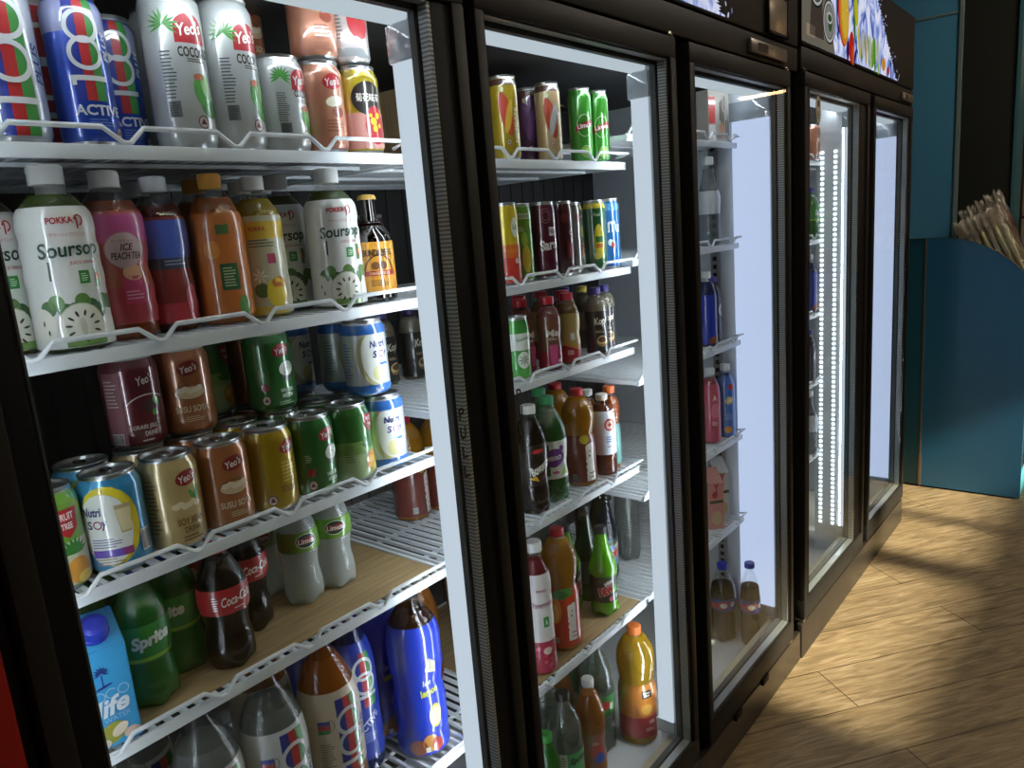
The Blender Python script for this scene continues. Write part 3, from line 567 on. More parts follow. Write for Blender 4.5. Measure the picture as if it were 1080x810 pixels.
P_('dew', make_bottle('citrus_soda_bottle', .0335, .214, 'longneck', '#78c81c', '#16181a', (.17, .47, '#16211a'), a_dew, shell=clear('#d8f08a', .13, .05, .1, body=.5, bodyh='#86d81c', name='lime_pet'), lobes=5, capr=.014, caph=.016, body=.95))
P_('dkblue', make_bottle('blue_soda_bottle', .028, .24, 'longneck', '#1c2434', '#16181a', (.17, .47, '#5a86a8'), a_dew, lobes=5, capr=.013, caph=.016, body=.9))
P_('clrb', make_bottle('clear_soda_bottle', .034, .25, 'big', '#c4cac8', '#b9bdb9', None, None, lobes=5, capr=.014, caph=.016, body=.2))
P_('dkgreen', make_bottle('dark_green_soda_bottle', .030, .24, 'longneck', '#16301c', '#16181a', (.2, .45, '#22402a'), None, capr=.013, caph=.016, body=.9))
P_('cspr', make_bottle('lemon_lime_soda_bottle', .0395, .272, 'big', '#c0cac3', '#16181a', (.22, .52, '#4fae68'), a_clrspr, lobes=5, capr=.0155, caph=.018, body=.25))
P_('fant', make_bottle('orange_soda_bottle', .036, .25, 'contour', '#b8722c', '#dcdcda', (.20, .50, '#9c5a3c'), a_fant, lobes=5, capr=.0145, caph=.018, body=.85))
P_('seven', make_bottle('lime_soda_bottle', .042, .30, 'big', '#b4c0b6', '#2f8a4a', (.36, .54, '#3f8a48'), a_seven, lobes=5, capr=.0155, caph=.018, body=.25))
P_('mm', make_bottle('orange_juice_bottle', .0485, .305, 'bulb', '#c29a24', '#d8702a', (.08, .54, '#c27a32'), a_mm, capr=.0175, caph=.02, body=.9, fill=.92))
P_('fzb', make_bottle('apple_soda_bottle', .030, .23, 'sprite', '#4a8a2c', '#2f8a3a', (.2, .5, '#5aa83a'), None, shell=GP, lobes=5, capr=.014, caph=.016))
P_('thums', make_bottle('cola_bottle', .038, .245, 'big', '#1c1210', '#2334b0', (.42, .58, '#20306a'), a_thums, lobes=5, capr=.0155, caph=.018, body=.93, fill=.72))
P_('thumss', make_bottle('cola_bottle', .029, .262, 'big', '#1c1210', '#2334b0', (.42, .58, '#20306a'), a_thums, lobes=5, capr=.0145, caph=.016, body=.93, fill=.72))
P_('blubig', make_bottle('blue_drink_bottle', .0255, .215, 'straight', '#2a5aa0', '#dfe3e6', (.03, .84, '#2a6cc0'), a_bluebig, capr=.0135, caph=.018))
P_('pinkb', make_bottle('pink_drink_bottle', .027, .215, 'straight', '#b04a5c', '#dfe3e6', (.03, .80, '#c24a66'), a_pinkb, capr=.0135, caph=.018))
P_('clearw', make_bottle('water_bottle', .031, .235, 'longneck', '#d4dade', '#e3e6ea', (.36, .62, '#c9d0da'), None, capr=.015, caph=.022, body=.15))
P_('bluesm', make_bottle('blue_drink_bottle', .026, .205, 'straight', '#1c2c6a', '#dfe3e6', (.05, .70, '#2038b0'), a_tea, capr=.0125, caph=.018))
P_('grapeb', make_bottle('grape_drink_bottle', .022, .185, 'straight', '#2c1c34', '#4a3a9c', (.05, .70, '#37304a'), a_grape, capr=.012, caph=.016))

# cartons
def make_carton(name, w, d, h, base, art=None, gable=True, cap=None):
    root = bpy.data.objects.new(name, None); C.objects.link(root); root.empty_display_size = .03
    bm = bmesh.new(); t = h*.80 if gable else h
    V = [bm.verts.new(p) for p in ((-w/2,-d/2,0),(w/2,-d/2,0),(w/2,d/2,0),(-w/2,d/2,0),(-w/2,-d/2,t),(w/2,-d/2,t),(w/2,d/2,h),(-w/2,d/2,h))]
    for f in ((0,3,2,1),(4,5,6,7),(0,1,5,4),(1,2,6,5),(2,3,7,6),(3,0,4,7)): bm.faces.new([V[i] for i in f])
    bmesh.ops.bevel(bm, geom=bm.edges[:], offset=.0012, segments=2, affect='EDGES')
    link('box', bm, pm(base, .4), root)
    if art:
        a = Art(); art(a, w, h); bm = bmesh.new(); a.build(bm, flat(0, -d/2-.0002, 0), du=0); link('printed_artwork', bm, a.mats, root, smooth=False)
    if cap:
        bm = bmesh.new(); revolve(bm, [(.016, 0), (.016, .004), (.0145, .005), (.0145, .017), (.012, .019), (.006, .0195)], 30)
        nrm = Vector((0, -(h-t), d)).normalized(); q = Vector((0, 0, 1)).rotation_difference(nrm)
        bmesh.ops.transform(bm, matrix=Matrix.Translation((0, 0-.004, (h+t)/2-.001)) @ q.to_matrix().to_4x4(), verts=bm.verts[:]); link('cap', bm, pm(cap, .3), root)
    return root
def a_life(a, w, h):
    a.burst(-.004, h*.62, .009, 9, '#17307a', 2, .25, -.4, 3.5); a.rect(-.004, h*.56, .0014, .014, '#17307a', 2); a.ell(-.004, h*.505, .010, .0016, '#17307a', 2, .2)
    for i in range(3): a.ring(-.010+i*.0125, h*.43+i*.001, .0062, .0062, .0014, '#9fc8e6', 2, a0=(.7 if i == 1 else 0), a1=(5.6 if i == 1 else 2*PI))
    a.text('life', .0, h*.34, .038, .022, '#e3edf3', 4, .15, .35, .03); a.text('WATER', .004, h*.235, .028, .006, '#8fc0e6', 2, .08)
    a.ell(-.004, h*.12, .016, .012, '#9a9a3c', 2, .4); a.ell(.004, h*.13, .010, .006, '#e6d6c4', 3, .6); a.ell(.016, h*.07, .009, .007, '#d8b9a8', 3); a.ell(-.016, h*.05, .009, .006, '#dfd5c9', 3)
def a_photo(a, w, h):
    a.rect(-w*.33, h*.62, w*.3, h*.5, '#b33a34', 1); a.rect(-w*.33, h*.2, w*.3, h*.3, '#d9d6d2', 1); rn = random.Random(9)
    for i in range(14): a.rect(w*(.02+.44*rn.random()), h*rn.uniform(.2, .8), w*rn.uniform(.03, .08), h*rn.uniform(.2, .35), rn.choice(('#6a5a52', '#8a8f84', '#574a48', '#9aa09c', '#5c6b4a')), 2+i % 4)
    a.ell(w*.08, h*.25, w*.12, h*.14, '#b5763c', 7)
def a_ccarton(a, w, h): a.text('Y', 0, h*.72, w*.4, h*.15, '#b0303a', 2, bold=.05); a.rect(0, h*.48, w*.9, h*.05, '#3a4a3a', 2); a.ell(0, h*.2, w*.35, h*.12, '#c9b28c', 2); a.ell(-w*.1, h*.6, w*.2, h*.06, '#b0303a', 2)
P_('life', make_carton('coconut_water_carton', .052, .045, .150, '#3a9cd4', a_life, True, '#2030b0'))
P_('photo', make_carton('ready_meal_pack', .085, .04, .135, '#a8a39a', a_photo, False))
P_('ccart', make_carton('milk_carton', .045, .045, .185, '#cfd0cd', a_ccarton, True, None))
P_('redcart', make_carton('milk_carton', .045, .045, .175, '#c98a84', a_ccarton, True, None))

used = set()
def put(k, x, y, z, label, cat='can', group=None, rot=0., dz=0):
    src = PR[k]
    if k in used: o = dup(src)
    else: o = src; used.add(k)
    o.location = (x, y, z+dz); o.rotation_euler = (0, 0, rot)
    tag(o, label, cat, group); return o

# ------------------------------------------------------------------ chillers
def noise_mat(name, c1, c2, scale, rough=.5, stretch=(1, 1, 1), bump=0., spec=.5):
    m = bpy.data.materials.new(name); m.use_nodes = True; nt = m.node_tree; b = nt.nodes['Principled BSDF']; N = nt.nodes.new; L = nt.links.new
    tc = N('ShaderNodeTexCoord'); mp = N('ShaderNodeMapping'); mp.inputs['Scale'].default_value = stretch
    n = N('ShaderNodeTexNoise'); n.inputs['Scale'].default_value = scale; n.inputs['Detail'].default_value = 6
    r = N('ShaderNodeValToRGB'); r.color_ramp.elements[0].color = hexc(c1); r.color_ramp.elements[1].color = hexc(c2)
    r.color_ramp.elements[0].position = .3; r.color_ramp.elements[1].position = .7
    L(tc.outputs['Object'], mp.inputs[0]); L(mp.outputs[0], n.inputs['Vector']); L(n.outputs['Fac'], r.inputs[0]); L(r.outputs[0], b.inputs['Base Color'])
    b.inputs['Roughness'].default_value = rough; b.inputs['Specular IOR Level'].default_value = spec
    if bump:
        bp = N('ShaderNodeBump'); bp.inputs['Strength'].default_value = bump; L(n.outputs['Fac'], bp.inputs['Height']); L(bp.outputs[0], b.inputs['Normal'])
    return m
def perforated():
    m = bpy.data.materials.new('perforated_aluminium'); m.use_nodes = True; nt = m.node_tree; b = nt.nodes['Principled BSDF']; N = nt.nodes.new; L = nt.links.new
    tc = N('ShaderNodeTexCoord'); w = N('ShaderNodeTexWave'); w.bands_direction = 'Z'; w.inputs['Scale'].default_value = 55
    w2 = N('ShaderNodeTexWave'); w2.bands_direction = 'X'; w2.inputs['Scale'].default_value = 60
    mm = N('ShaderNodeMath'); mm.operation = 'MAXIMUM'
    r = N('ShaderNodeValToRGB'); r.color_ramp.elements[0].color = hexc('#6c7070'); r.color_ramp.elements[1].color = hexc('#c2c6c6')
    L(tc.outputs['Object'], w.inputs[0]); L(tc.outputs['Object'], w2.inputs[0]); L(w.outputs['Fac'], r.inputs[0]); L(r.outputs[0], b.inputs['Base Color'])
    b.inputs['Metallic'].default_value = .5; b.inputs['Roughness'].default_value = .35; return m
PERF = perforated()
def splash_mat():
    m = bpy.data.materials.new('backlit_splash_print'); m.use_nodes = True; nt = m.node_tree; nt.nodes.clear(); N = nt.nodes.new; L = nt.links.new
    tc = N('ShaderNodeTexCoord'); mp = N('ShaderNodeMapping'); mp.inputs['Rotation'].default_value = (0, .5, 0); mp.inputs['Scale'].default_value = (1, 1, .55)
    n = N('ShaderNodeTexNoise'); n.inputs['Scale'].default_value = 15; n.inputs['Detail'].default_value = 9; n.inputs['Distortion'].default_value = 2.2
    r = N('ShaderNodeValToRGB'); e = r.color_ramp.elements
    e[0].position = .34; e[0].color = hexc('#18224a'); e[1].position = .60; e[1].color = hexc('#e6eaff')
    a = e.new(.41); a.color = hexc('#5a76c4'); a = e.new(.50); a.color = hexc('#b9c4f2')
    em = N('ShaderNodeEmission'); em.inputs['Strength'].default_value = .75; o = N('ShaderNodeOutputMaterial')
    L(tc.outputs['Object'], mp.inputs[0]); L(mp.outputs[0], n.inputs['Vector']); L(n.outputs['Fac'], r.inputs[0]); L(r.outputs[0], em.inputs[0]); L(em.outputs[0], o.inputs[0]); return m
SPLASH = splash_mat()
DARKL = pm('#2b2c2d', .5)
SILL = pm('#cfc8b4', .4)

class Ch:
    def __init__(s, name, label, x0, x1, tilt=0.):
        s.L = Vector(((x0+x1)/2, .33, 0)); s.root = thing(name, label, 'chiller', s.L); s.root.rotation_euler = (0, tilt, 0); s.x0, s.x1 = x0, x1
    def add(s, name, bm, mats, parent=None, smooth=True):
        off = s.L if parent is None else Vector((0, 0, 0))
        # every mesh is stored relative to the chiller's base
        bmesh.ops.translate(bm, vec=-s.L, verts=bm.verts[:])
        return link(name, bm, mats, parent or s.root, smooth)
def shelf(ch, xa, xb, z, ya=.145, yb=.575):
    bm = bmesh.new()
    box(bm, xa, xb, ya, ya+.004, z-.0145, z+.001, 0, .0012)
    box(bm, xa, xa+.006, ya, yb, z-.012, z-.001); box(bm, xb-.006, xb, ya, yb, z-.012, z-.001); box(bm, xa, xb, yb-.006, yb, z-.012, z-.001)
    for k in range(3): yy = ya+.1+k*.13; box(bm, xa+.006, xb-.006, yy, yy+.005, z-.012, z-.007)
    n = int((xb-xa)/.0195)
    for i in range(1, n):
        x = xa+(xb-xa)*i/n; box(bm, x-.0032, x+.0032, ya+.004, yb-.006, z-.006, z)
    o = ch.add('shelf', bm, WHITEP)
    bm = bmesh.new(); pts = [(xa+.004, ya-.002, z)]; x = xa+.004; up = .0175; per = .1315; yy = ya-.010
    xs = xa+.012; pts.append((xs, yy, z+up)); x = .40-.1315*20 if True else 0
    dips = [.40+.1315*i for i in range(-20, 40)]
    for d in dips:
        if d-.03 > xs and d+.02 < xb-.01:
            pts += [(d-.024, yy, z+up), (d-.004, yy, z+.002), (d+.004, yy, z+.002), (d+.020, yy, z+up)]
    pts += [(xb-.006, yy, z+up), (xb-.003, ya+.02, z+up*.6)]
    tube(bm, pts, .0029, 8); g = ch.add('guard_rail', bm, WHITEP, o); return o
def door(ch, gl, gr, ol, or_, hside, lettering=None):
    zt, zb = 1.662, .175; T, B = 1.702, .112
    bm = bmesh.new()
    box(bm, ol, or_, 0, .036, zt, T, 0, .004); box(bm, ol, or_, 0, .036, B, zb, 0, .004)
    def stile(a, b, inner):
        # inner: +1 glass lies at b, -1 glass lies at a
        w = b-a; f = min(w, .024)
        if inner > 0:
            box(bm, a, a+f, 0, .036, zb-.002, zt+.002, 0, .004)
            if w > f+.003: box(bm, a+f-.004, b, .007, .036, zb-.002, zt+.002, 1, .002)
        else:
            box(bm, b-f, b, 0, .036, zb-.002, zt+.002, 0, .004)
            if w > f+.003: box(bm, a, b-f+.004, .007, .036, zb-.002, zt+.002, 1, .002)
    stile(ol, gl, 1); stile(gr, or_, -1)
    d = ch.add('door', bm, [BLACK, BLACK2])
    bm = bmesh.new(); box(bm, gl-.001, gr+.001, .003, .0065, zb-.001, zt+.001); ch.add('outer_pane', bm, PANE, d, False)
    bm = bmesh.new(); box(bm, gl-.001, gr+.001, .024, .0265, zb-.001, zt+.001); ch.add('inner_pane', bm, PANE, d, False)
    bm = bmesh.new(); s = .006
    for i, q in enumerate(((gl, gl+.002, zb, zt), (gr-s, gr, zb, zt), (gl, gr, zt-.003, zt), (gl, gr, zb, zb+s))): box(bm, q[0], q[1], .0075, .0235, q[2], q[3], 1 if i == 0 else 0)
    ch.add('pane_spacer', bm, [PERF, BLACK2], d, False)
    bm = bmesh.new(); s = .010
    for q in ((gl, gl+s, zb, zt), (gr-s, gr, zb, zt), (gl, gr, zt-s, zt), (gl, gr, zb, zb+s)): box(bm, q[0], q[1], .027, .0385, q[2], q[3])
    ch.add('door_gasket', bm, pm('#4b4e50', .6), d, False)
    if lettering is not None:
        a = Art()
        for i, c in enumerate('PULL'): a.text(c, 0, -i*.028, .012, .018, '#060606', 1, 0, 0, .03)
        bm = a.build(bmesh.new(), flat(lettering, .0028, 1.117, .0003), du=0); o = ch.add('pull_lettering', bm, a.mats, d, False); o['label'] = 'black PULL lettering down the glass edge'
    bm = bmesh.new(); hx = or_-.012 if hside == 'L' else ol+.012
    for z in (T, B-.010): bm = bmesh.new(); box(bm, hx-.010, hx+.010, .004, .03, z, z+.010, 0, .002); ch.add('hinge', bm, STEEL, d)
    return d
def led_tube(ch, x, side, y0=.056, y1=.093, mat=None, hot=True, dep=.101, w=.018):
    """light bar on a post: glowing cover towards the door opening, bright strip angled back into the cabinet; side -1 faces -x"""
    bm = bmesh.new(); xo = x+side*.0045
    V0 = [(x, y0), (xo, y0), (xo, y1), (x-side*w, dep), (x-side*w, y0)]
    L0 = [bm.verts.new((a, b, .20)) for a, b in V0]; L1 = [bm.verts.new((a, b, 1.60)) for a, b in V0]
    for i in range(5):
        j = (i+1) % 5; f = bm.faces.new((L0[i], L0[j], L1[j], L1[i])); f.material_index = 1 if i == 2 and hot else 0
    bm.faces.new(L0); bm.faces.new(L1)
    if hot:
        fh = [f for f in bm.faces if f.material_index == 1]; c0 = sum((f.calc_center_median() for f in fh), Vector())
        dv_ = Vector((V0[3][0]-V0[2][0], V0[3][1]-V0[2][1], 0)).normalized()
        bmesh.ops.bisect_plane(bm, geom=fh+[e for f in fh for e in f.edges]+[v for f in fh for v in f.verts], dist=1e-6, plane_co=c0, plane_no=dv_)
        for f in bm.faces:
            if f.material_index == 1 and (f.calc_center_median()-c0).dot(dv_) > 0: f.material_index = 2
    bmesh.ops.recalc_face_normals(bm, faces=bm.faces[:])
    o = ch.add('led_light', bm, [mat or LED, LEDH, WHITEP], None, False)
    c = clear('#e8eef2', .2, .08, 0, body=.35, bodyh='#dfe6ee', name='frosted_cap')
    xa, xb = sorted((x-side*.012, xo+side*.001))
    for za, zb in ((1.60, 1.650), (.165, .20)):
        bm = bmesh.new(); box(bm, xa, xb, y0-.004, y1+.008, za, zb, 0, .003); ch.add('end_cap', bm, c, o)
    return o
def post(ch, m, w=.040, y1=.091, dep=.099):
    bm = bmesh.new(); P0 = [(m-w, .040), (m+w, .040), (m+w, y1), (m+w-.018, dep), (m-w+.018, dep), (m-w, y1)]
    L0 = [bm.verts.new((a, b, .09)) for a, b in P0]; L1 = [bm.verts.new((a, b, 1.69)) for a, b in P0]
    for i in range(6): j = (i+1) % 6; bm.faces.new((L0[i], L0[j], L1[j], L1[i]))
    bm.faces.new(L0); bm.faces.new(L1); bmesh.ops.recalc_face_normals(bm, faces=bm.faces[:]); ch.add('mullion', bm, WHITEP, None, False)
    bm = bmesh.new(); box(bm, m-w+.004, m+w-.004, .037, .0398, .105, 1.69); ch.add('mullion_cover', bm, BLACK2, None, False)
    led_tube(ch, m-w, -1); led_tube(ch, m+w, 1)
def cabinet(ch, il, ir, floor_z=.09):
    x0, x1 = ch.x0, ch.x1; bm = bmesh.new()
    box(bm, x0, x0+.02, .04, .66, .03, 1.765); box(bm, x1-.02, x1, .04, .66, .03, 1.765); box(bm, x0+.02, x1-.02, .64, .66, .03, 1.765)
    box(bm, x0+.02, x1-.02, .05, .64, .03, .06); box(bm, x0+.02, x1-.02, .04, .64, 1.705, 1.765)
    box(bm, x0+.02, x1-.02, .045, .06, .03, .12)
    for q in ((x0, il, .10, 1.70), (ir, x1, .10, 1.70), (x0, x1, 1.685, 1.765), (x0, x1, .03, .105)): box(bm, q[0], q[1], .0375, .0495, q[2], q[3])
    ch.add('cabinet_shell', bm, BLACK)
    bm = bmesh.new()
    box(bm, x0+.02, il, .05, .62, floor_z, 1.70, 0, .002); box(bm, ir, x1-.02, .05, .62, floor_z, 1.70, 0, .002)
    box(bm, x0+.02, x1-.02, .05, .64, floor_z-.02, floor_z); ch.add('interior_liner', bm, LINER)
    bm = bmesh.new(); box(bm, x0+.02, x1-.02, .05, .64, 1.69, 1.704); ch.add('interior_ceiling', bm, DARKL)
    bm = bmesh.new(); box(bm, il, ir, .615, .635, floor_z, 1.69)
    for k in range(int((ir-il)/.05)): box(bm, il+.02+k*.05, il+.035+k*.05, .612, .6155, .3, 1.5)
    ch.add('rear_panel', bm, DARKL, None, False)
    bm = bmesh.new(); box(bm, il, ir, .052, .072, floor_z, .160, 0, .003); ch.add('threshold', bm, SILL)
    bm = bmesh.new(); box(bm, il, ir, .060, .100, 1.652, 1.680, 0, .003); ch.add('top_light_bar', bm, emit('#dfe8f6', .72, 'top_light_cover'))
    bm = bmesh.new(); box(bm, il+.02, ir-.02, .1005, .104, 1.655, 1.664); ch.add('top_led_strip', bm, LEDH)
def kick(ch):
    bm = bmesh.new(); box(bm, ch.x0+.004, ch.x1-.004, .004, .022, .006, .100, 0, .003); o = ch.add('kick_plate', bm, KICK)
    return o
KICK = pm('#2b2620', .3, spec=.6)
def header(ch, zt=2.032):
    bm = bmesh.new(); box(bm, ch.x0+.002, ch.x1-.002, .006, .05, 1.708, 1.765, 0, .004); ch.add('fascia', bm, BLACK)
    bm = bmesh.new(); box(bm, ch.x0+.001, ch.x1-.001, .004, .60, 1.768, zt, 0, .006); return ch.add('header', bm, BLACK)
def controller(ch, xa, xb, za, zb, par):
    bm = bmesh.new(); box(bm, xa, xb, -.004, .006, za, zb, 0, .002); o = ch.add('temperature_controller', bm, pm('#9a948a', .3, .7))
    a = Art(); w = xb-xa; h = zb-za; a.rect(w*.30, h*.5, w*.28, h*.62, '#0d0f10', 1); a.lines(w*.22, h*.82, w*.5, h*.1, 1, '#e9e6dc', 2)
    for i in range(3): a.ring(w*(.54+.13*i), h*.5, h*.2, h*.2, h*.05, '#5a564f', 1)
    ch.add('display', a.build(bmesh.new(), flat(xa, -.0042, za, .0003), du=0), a.mats, o, False)

# ---- the near three-door chiller
A = Ch('three_door_chiller', 'long black three-door glass drinks chiller nearest the camera', .162, 2.116)
IL, IR = .215, 2.045
cabinet(A, IL, IR); kick(A); hA = header(A)
door(A, .2177, .756, .172, .815, 'R', .738); door(A, .8565, 1.392, .836, 1.422, 'L', .867); door(A, 1.506, 2.019, 1.478, 2.048, 'L')
for m in (.806, 1.4445):
    post(A, m)
led_tube(A, IL, 1)
led_tube(A, IR, -1, .056, .158, LEDS, False, .160, .002)
ZA = {1: (1.488, 1.272, 1.014, .818, .482), 2: (1.485, 1.264, 1.084, .805, .463), 3: (1.545, 1.278, 1.006, .727, .469)}
SPAN = {1: (IL+.003, .816), 2: (.824, 1.456), 3: (1.464, IR-.003)}
for b in (1, 2, 3):
    for z in ZA[b]: shelf(A, SPAN[b][0], SPAN[b][1], z)
bm = bmesh.new(); box(bm, IR-.012, IR-.002, .20, .225, .2, 1.62)
for k in range(60): box(bm, IR-.0135, IR-.0115, .207, .218, .22+k*.023, .232+k*.023, 1)
A.add('shelf_standard', bm, [GREYL, BLACK2], None, False)
for sz in ((.75, 1.58, 1.262), (1.40, 1.46, .4)):
    pass
# backlit picture on the header, its right end fraying into droplets
def splash_panel(ch, xa, xb, za, zb, rich):
    a = Art(); rn = random.Random(11); pts = [(xa, za), (xb, za)]; n = 60
    rn = random.Random(2)
    for i in range(1, n):
        t = i/n; pts.append((xb-(xb-xa)*(.02+.30*t)*(1 if rich else .5)+rn.uniform(.002, .016)*(i % 2*2-1), za+(zb-za)*t))
    pts.append((xa, zb)); a.poly(pts, SPLASH, 1)
    for i in range(18):
        t = rn.random(); x = xb-(xb-xa)*(.02+.30*t)*(1 if rich else .5)+rn.uniform(.01, .07); a.ell(x, za+(zb-za)*t, rn.uniform(.0015, .004), rn.uniform(.003, .008), SPLASH, 1, rn.uniform(0, 3), 8)
    if rich:
        E = lambda c: emit(c, .55, 'backlit_ink')
        a.rect(2.205, (za+zb)/2, .17, zb-za, E('#6f6a60'), 2); a.poly([(2.12, za), (2.40, za), (2.36, 1.86), (2.30, zb), (2.12, zb)], E('#7d776a'), 2)
        a.poly([(2.18, 1.80), (2.30, 1.80), (2.28, 1.90), (2.20, 1.94)], E('#4a4038'), 3); a.rect(2.19, 1.81, .07, .03, E('#a5927c'), 3)
        for cx, cz, s in ((2.235, 1.945, .062), (2.345, 1.855, .052)):
            a.ell(cx, cz, s*1.1, s*1.15, E('#2c2a2a'), 4, n=28); a.ring(cx, cz, s, s*1.05, .008, E('#c2c4c0'), 5); a.ell(cx, cz, s*.8, s*.85, E('#8d8f8c'), 5, n=28); a.ell(cx+.006, cz, s*.34, s*.5, E('#3c5a34'), 6); a.ring(cx, cz+.01, s*.5, s*.3, .006, E('#c9cbc8'), 7)
        a.ell(2.475, 1.905, .052, .098, E('#cf3a2a'), 4, .12, 28); a.ell(2.482, 1.905, .046, .092, E('#e8902a'), 5, .12, 28); a.ell(2.488, 1.91, .036, .080, E('#eec23a'), 6, .12, 28)
        for k in range(9): t = 2*PI*k/9; a.poly([(2.488, 1.91), (2.488+.030*math.cos(t), 1.91+.07*math.sin(t)), (2.488+.030*math.cos(t+.12), 1.91+.07*math.sin(t+.12))], E('#f3d878'), 7)
        a.ell(2.560, 2.0, .020, .035, E('#a0203c'), 5); a.ell(2.560, 1.815, .028, .046, E('#c92c24'), 5); a.ell(2.522, 1.80, .014, .03, E('#4a1a4a'), 5); a.ell(2.575, 1.795, .012, .03, E('#e05a34'), 6)
        for i in range(7): a.ell(2.64+i*.036, 1.84-i*.004, .012, .05, E(('#d8c83a', '#3f8a35', '#c9b04a', '#7fae3a', '#e0d88a', '#5a9a3a', '#9cc84a')[i]), 5, (.3, -.2, .1)[i % 3])
        a.ell(2.60, 1.93, .022, .05, E('#d9cf2c'), 5, .3); a.ell(2.585, 1.9, .012, .06, E('#3f7a34'), 5, .1); a.ell(2.80, 1.83, .024, .05, E('#6aa83a'), 5, -.3); a.ell(2.93, 1.81, .026, .022, E('#e0a03a'), 5); a.ell(2.99, 1.795, .018, .014, E('#c23a34'), 5)
        for cx in (2.68, 2.76, 2.86): a.ell(cx, 1.84, .014, .04, E('#c9cfc9'), 6)
    o = ch.add('backlit_picture', a.build(bmesh.new(), flat(0, .0035, 0, .0002), du=0), a.mats, None, False); return o
splash_panel(A, .25, 1.66, 1.774, 1.99, False)
bm = bmesh.new(); box(bm, 1.893, 2.018, -.003, .004, 1.778, 1.862, 0, .002); o = A.add('badge', bm, pm('#a89c8a', .3, .55)); 
bm = bmesh.new(); 
for q in ((1.889, 2.022, 1.774, 1.780), (1.889, 2.022, 1.860, 1.866), (1.889, 1.896, 1.774, 1.866), (2.015, 2.022, 1.774, 1.866)): box(bm, q[0], q[1], -.005, .003, q[2], q[3])
A.add('badge_rim', bm, BLACK2, o)
controller(A, 1.785, 2.012, 1.718, 1.748, hA)
bm = bmesh.new()
for x in (.40, .62, 1.0, 1.25): box(bm, x, x+.05, .0035, .006, .104, .110)
box(bm, 1.62, 1.66, -.004, .006, .092, .112, 0, .002); box(bm, 1.80, 1.84, -.004, .006, .092, .112, 0, .002); A.add('kick_clip', bm, BLACK2)

# ---- the far two-door chiller, leaning a hair
B = Ch('two_door_chiller', 'black two-door glass drinks chiller at the far end of the row', 2.124, 3.384, .010)
B.root.location.z += .0065
BL, BR = 2.175, 3.335
cabinet(B, BL, BR)
bm = bmesh.new(); box(bm, B.x0+.004, B.x1-.004, .004, .022, .004, .100, 0, .003)
for v in bm.verts:
    if v.co.z < .05: v.co.z = -.0065+.010*(v.co.x-B.L.x)+.0012
B.add('kick_plate', bm, KICK); hB = header(B)
dd = door(B, 2.196, 2.667, 2.140, 2.770, 'R', 2.650); door(B, 2.863, 3.321, 2.824, 3.372, 'L')
bm = bmesh.new(); m = 2.772; box(bm, m-.048, m+.048, .040, .16, .09, 1.69, 0, .003); B.add('mullion', bm, WHITEP)
bm = bmesh.new(); box(bm, m-.044, m+.044, .037, .0398, .105, 1.69); B.add('mullion_cover', bm, BLACK2, None, False)
led_tube(B, m-.048, -1, .050, .068, None, True, .076, -.0045); led_tube(B, m+.048, 1, .050, .11, LEDS, True, .12, -.0045)
for y in (.095, .138):  # glowing dot rows stand for the light bar's reflections in the panes
    bm = bmesh.new(); box(bm, m-.0495, m-.0475, y-.008, y+.008, .19, 1.56)
    for k in range(78): box(bm, m-.0525, m-.049, y-.0045, y+.0045, .20+k*.0172, .2075+k*.0172, 1)
    B.add('reflected_led_row', bm, [WHITEP, LEDB], None, False)
led_tube(B, BL, 1)
led_tube(B, BR, -1, .050, .142, LEDS, False, .144, .002)
ZB = (1.50, 1.24, .985, .74, .47)
for z in ZB: shelf(B, BL+.003, m-.002, z)
for z in ZB: shelf(B, m+.006, BR-.003, z)
splash_panel(B, 2.15, 3.13, 1.776, 2.028, True)
controller(B, 3.19, 3.352, 1.716, 1.744, hB)
a = Art(); a.ell(2.252, 1.612, .022, .042, '#1a1c18', 1); a.ell(2.252, 1.612, .019, .038, '#c9c6a8', 2); a.ell(2.254, 1.628, .010, .010, '#2a2c24', 3); a.lines(2.252, 1.598, .020, .022, 3, '#3a3c30', 3)
B.add('oval_sticker', a.build(bmesh.new(), flat(0, .0028, 0, .0002), du=0), a.mats, dd, False)

# ---- red cooler at the extreme left, mostly out of frame
R_ = Ch('red_drinks_cooler', 'dark red cooler showing as a sliver at the lower left edge', -.46, .1575)
RED = pm('#8c120c', .4)
bm = bmesh.new(); box(bm, -.46, .1575, .03, .60, .05, 1.95, 0, .008); R_.add('cabinet_shell', bm, RED)
bm = bmesh.new()
for q in ((-.455, -.38, .12, 1.62), (.085, .1565, .12, 1.62), (-.38, .085, 1.54, 1.62), (-.38, .085, .12, .22)): box(bm, q[0], q[1], 0, .029, q[2], q[3], 0, .003)
d = R_.add('door', bm, RED)
bm = bmesh.new(); box(bm, -.38, .085, .012, .018, .22, 1.54); R_.add('door_glass', bm, PANE, d, False)
bm = bmesh.new(); tube(bm, [(-.42, 0, .8), (-.42, -.03, .82), (-.42, -.03, 1.15), (-.42, 0, 1.17)], .008); R_.add('door_handle', bm, ALU, d)
bm = bmesh.new(); box(bm, -.455, .1565, .004, .03, 1.64, 1.93, 0, .004); R_.add('header', bm, RED)
bm = bmesh.new(); box(bm, -.45, .15, .01, .03, .001, .10, 0, .002); R_.add('kick_plate', bm, BLACK)
bm = bmesh.new()
for x in (-.42, .11):
    for y in (.08, .55): revolve(bm, [(.02, 0), (.02, .05)], 12)
bm.free()

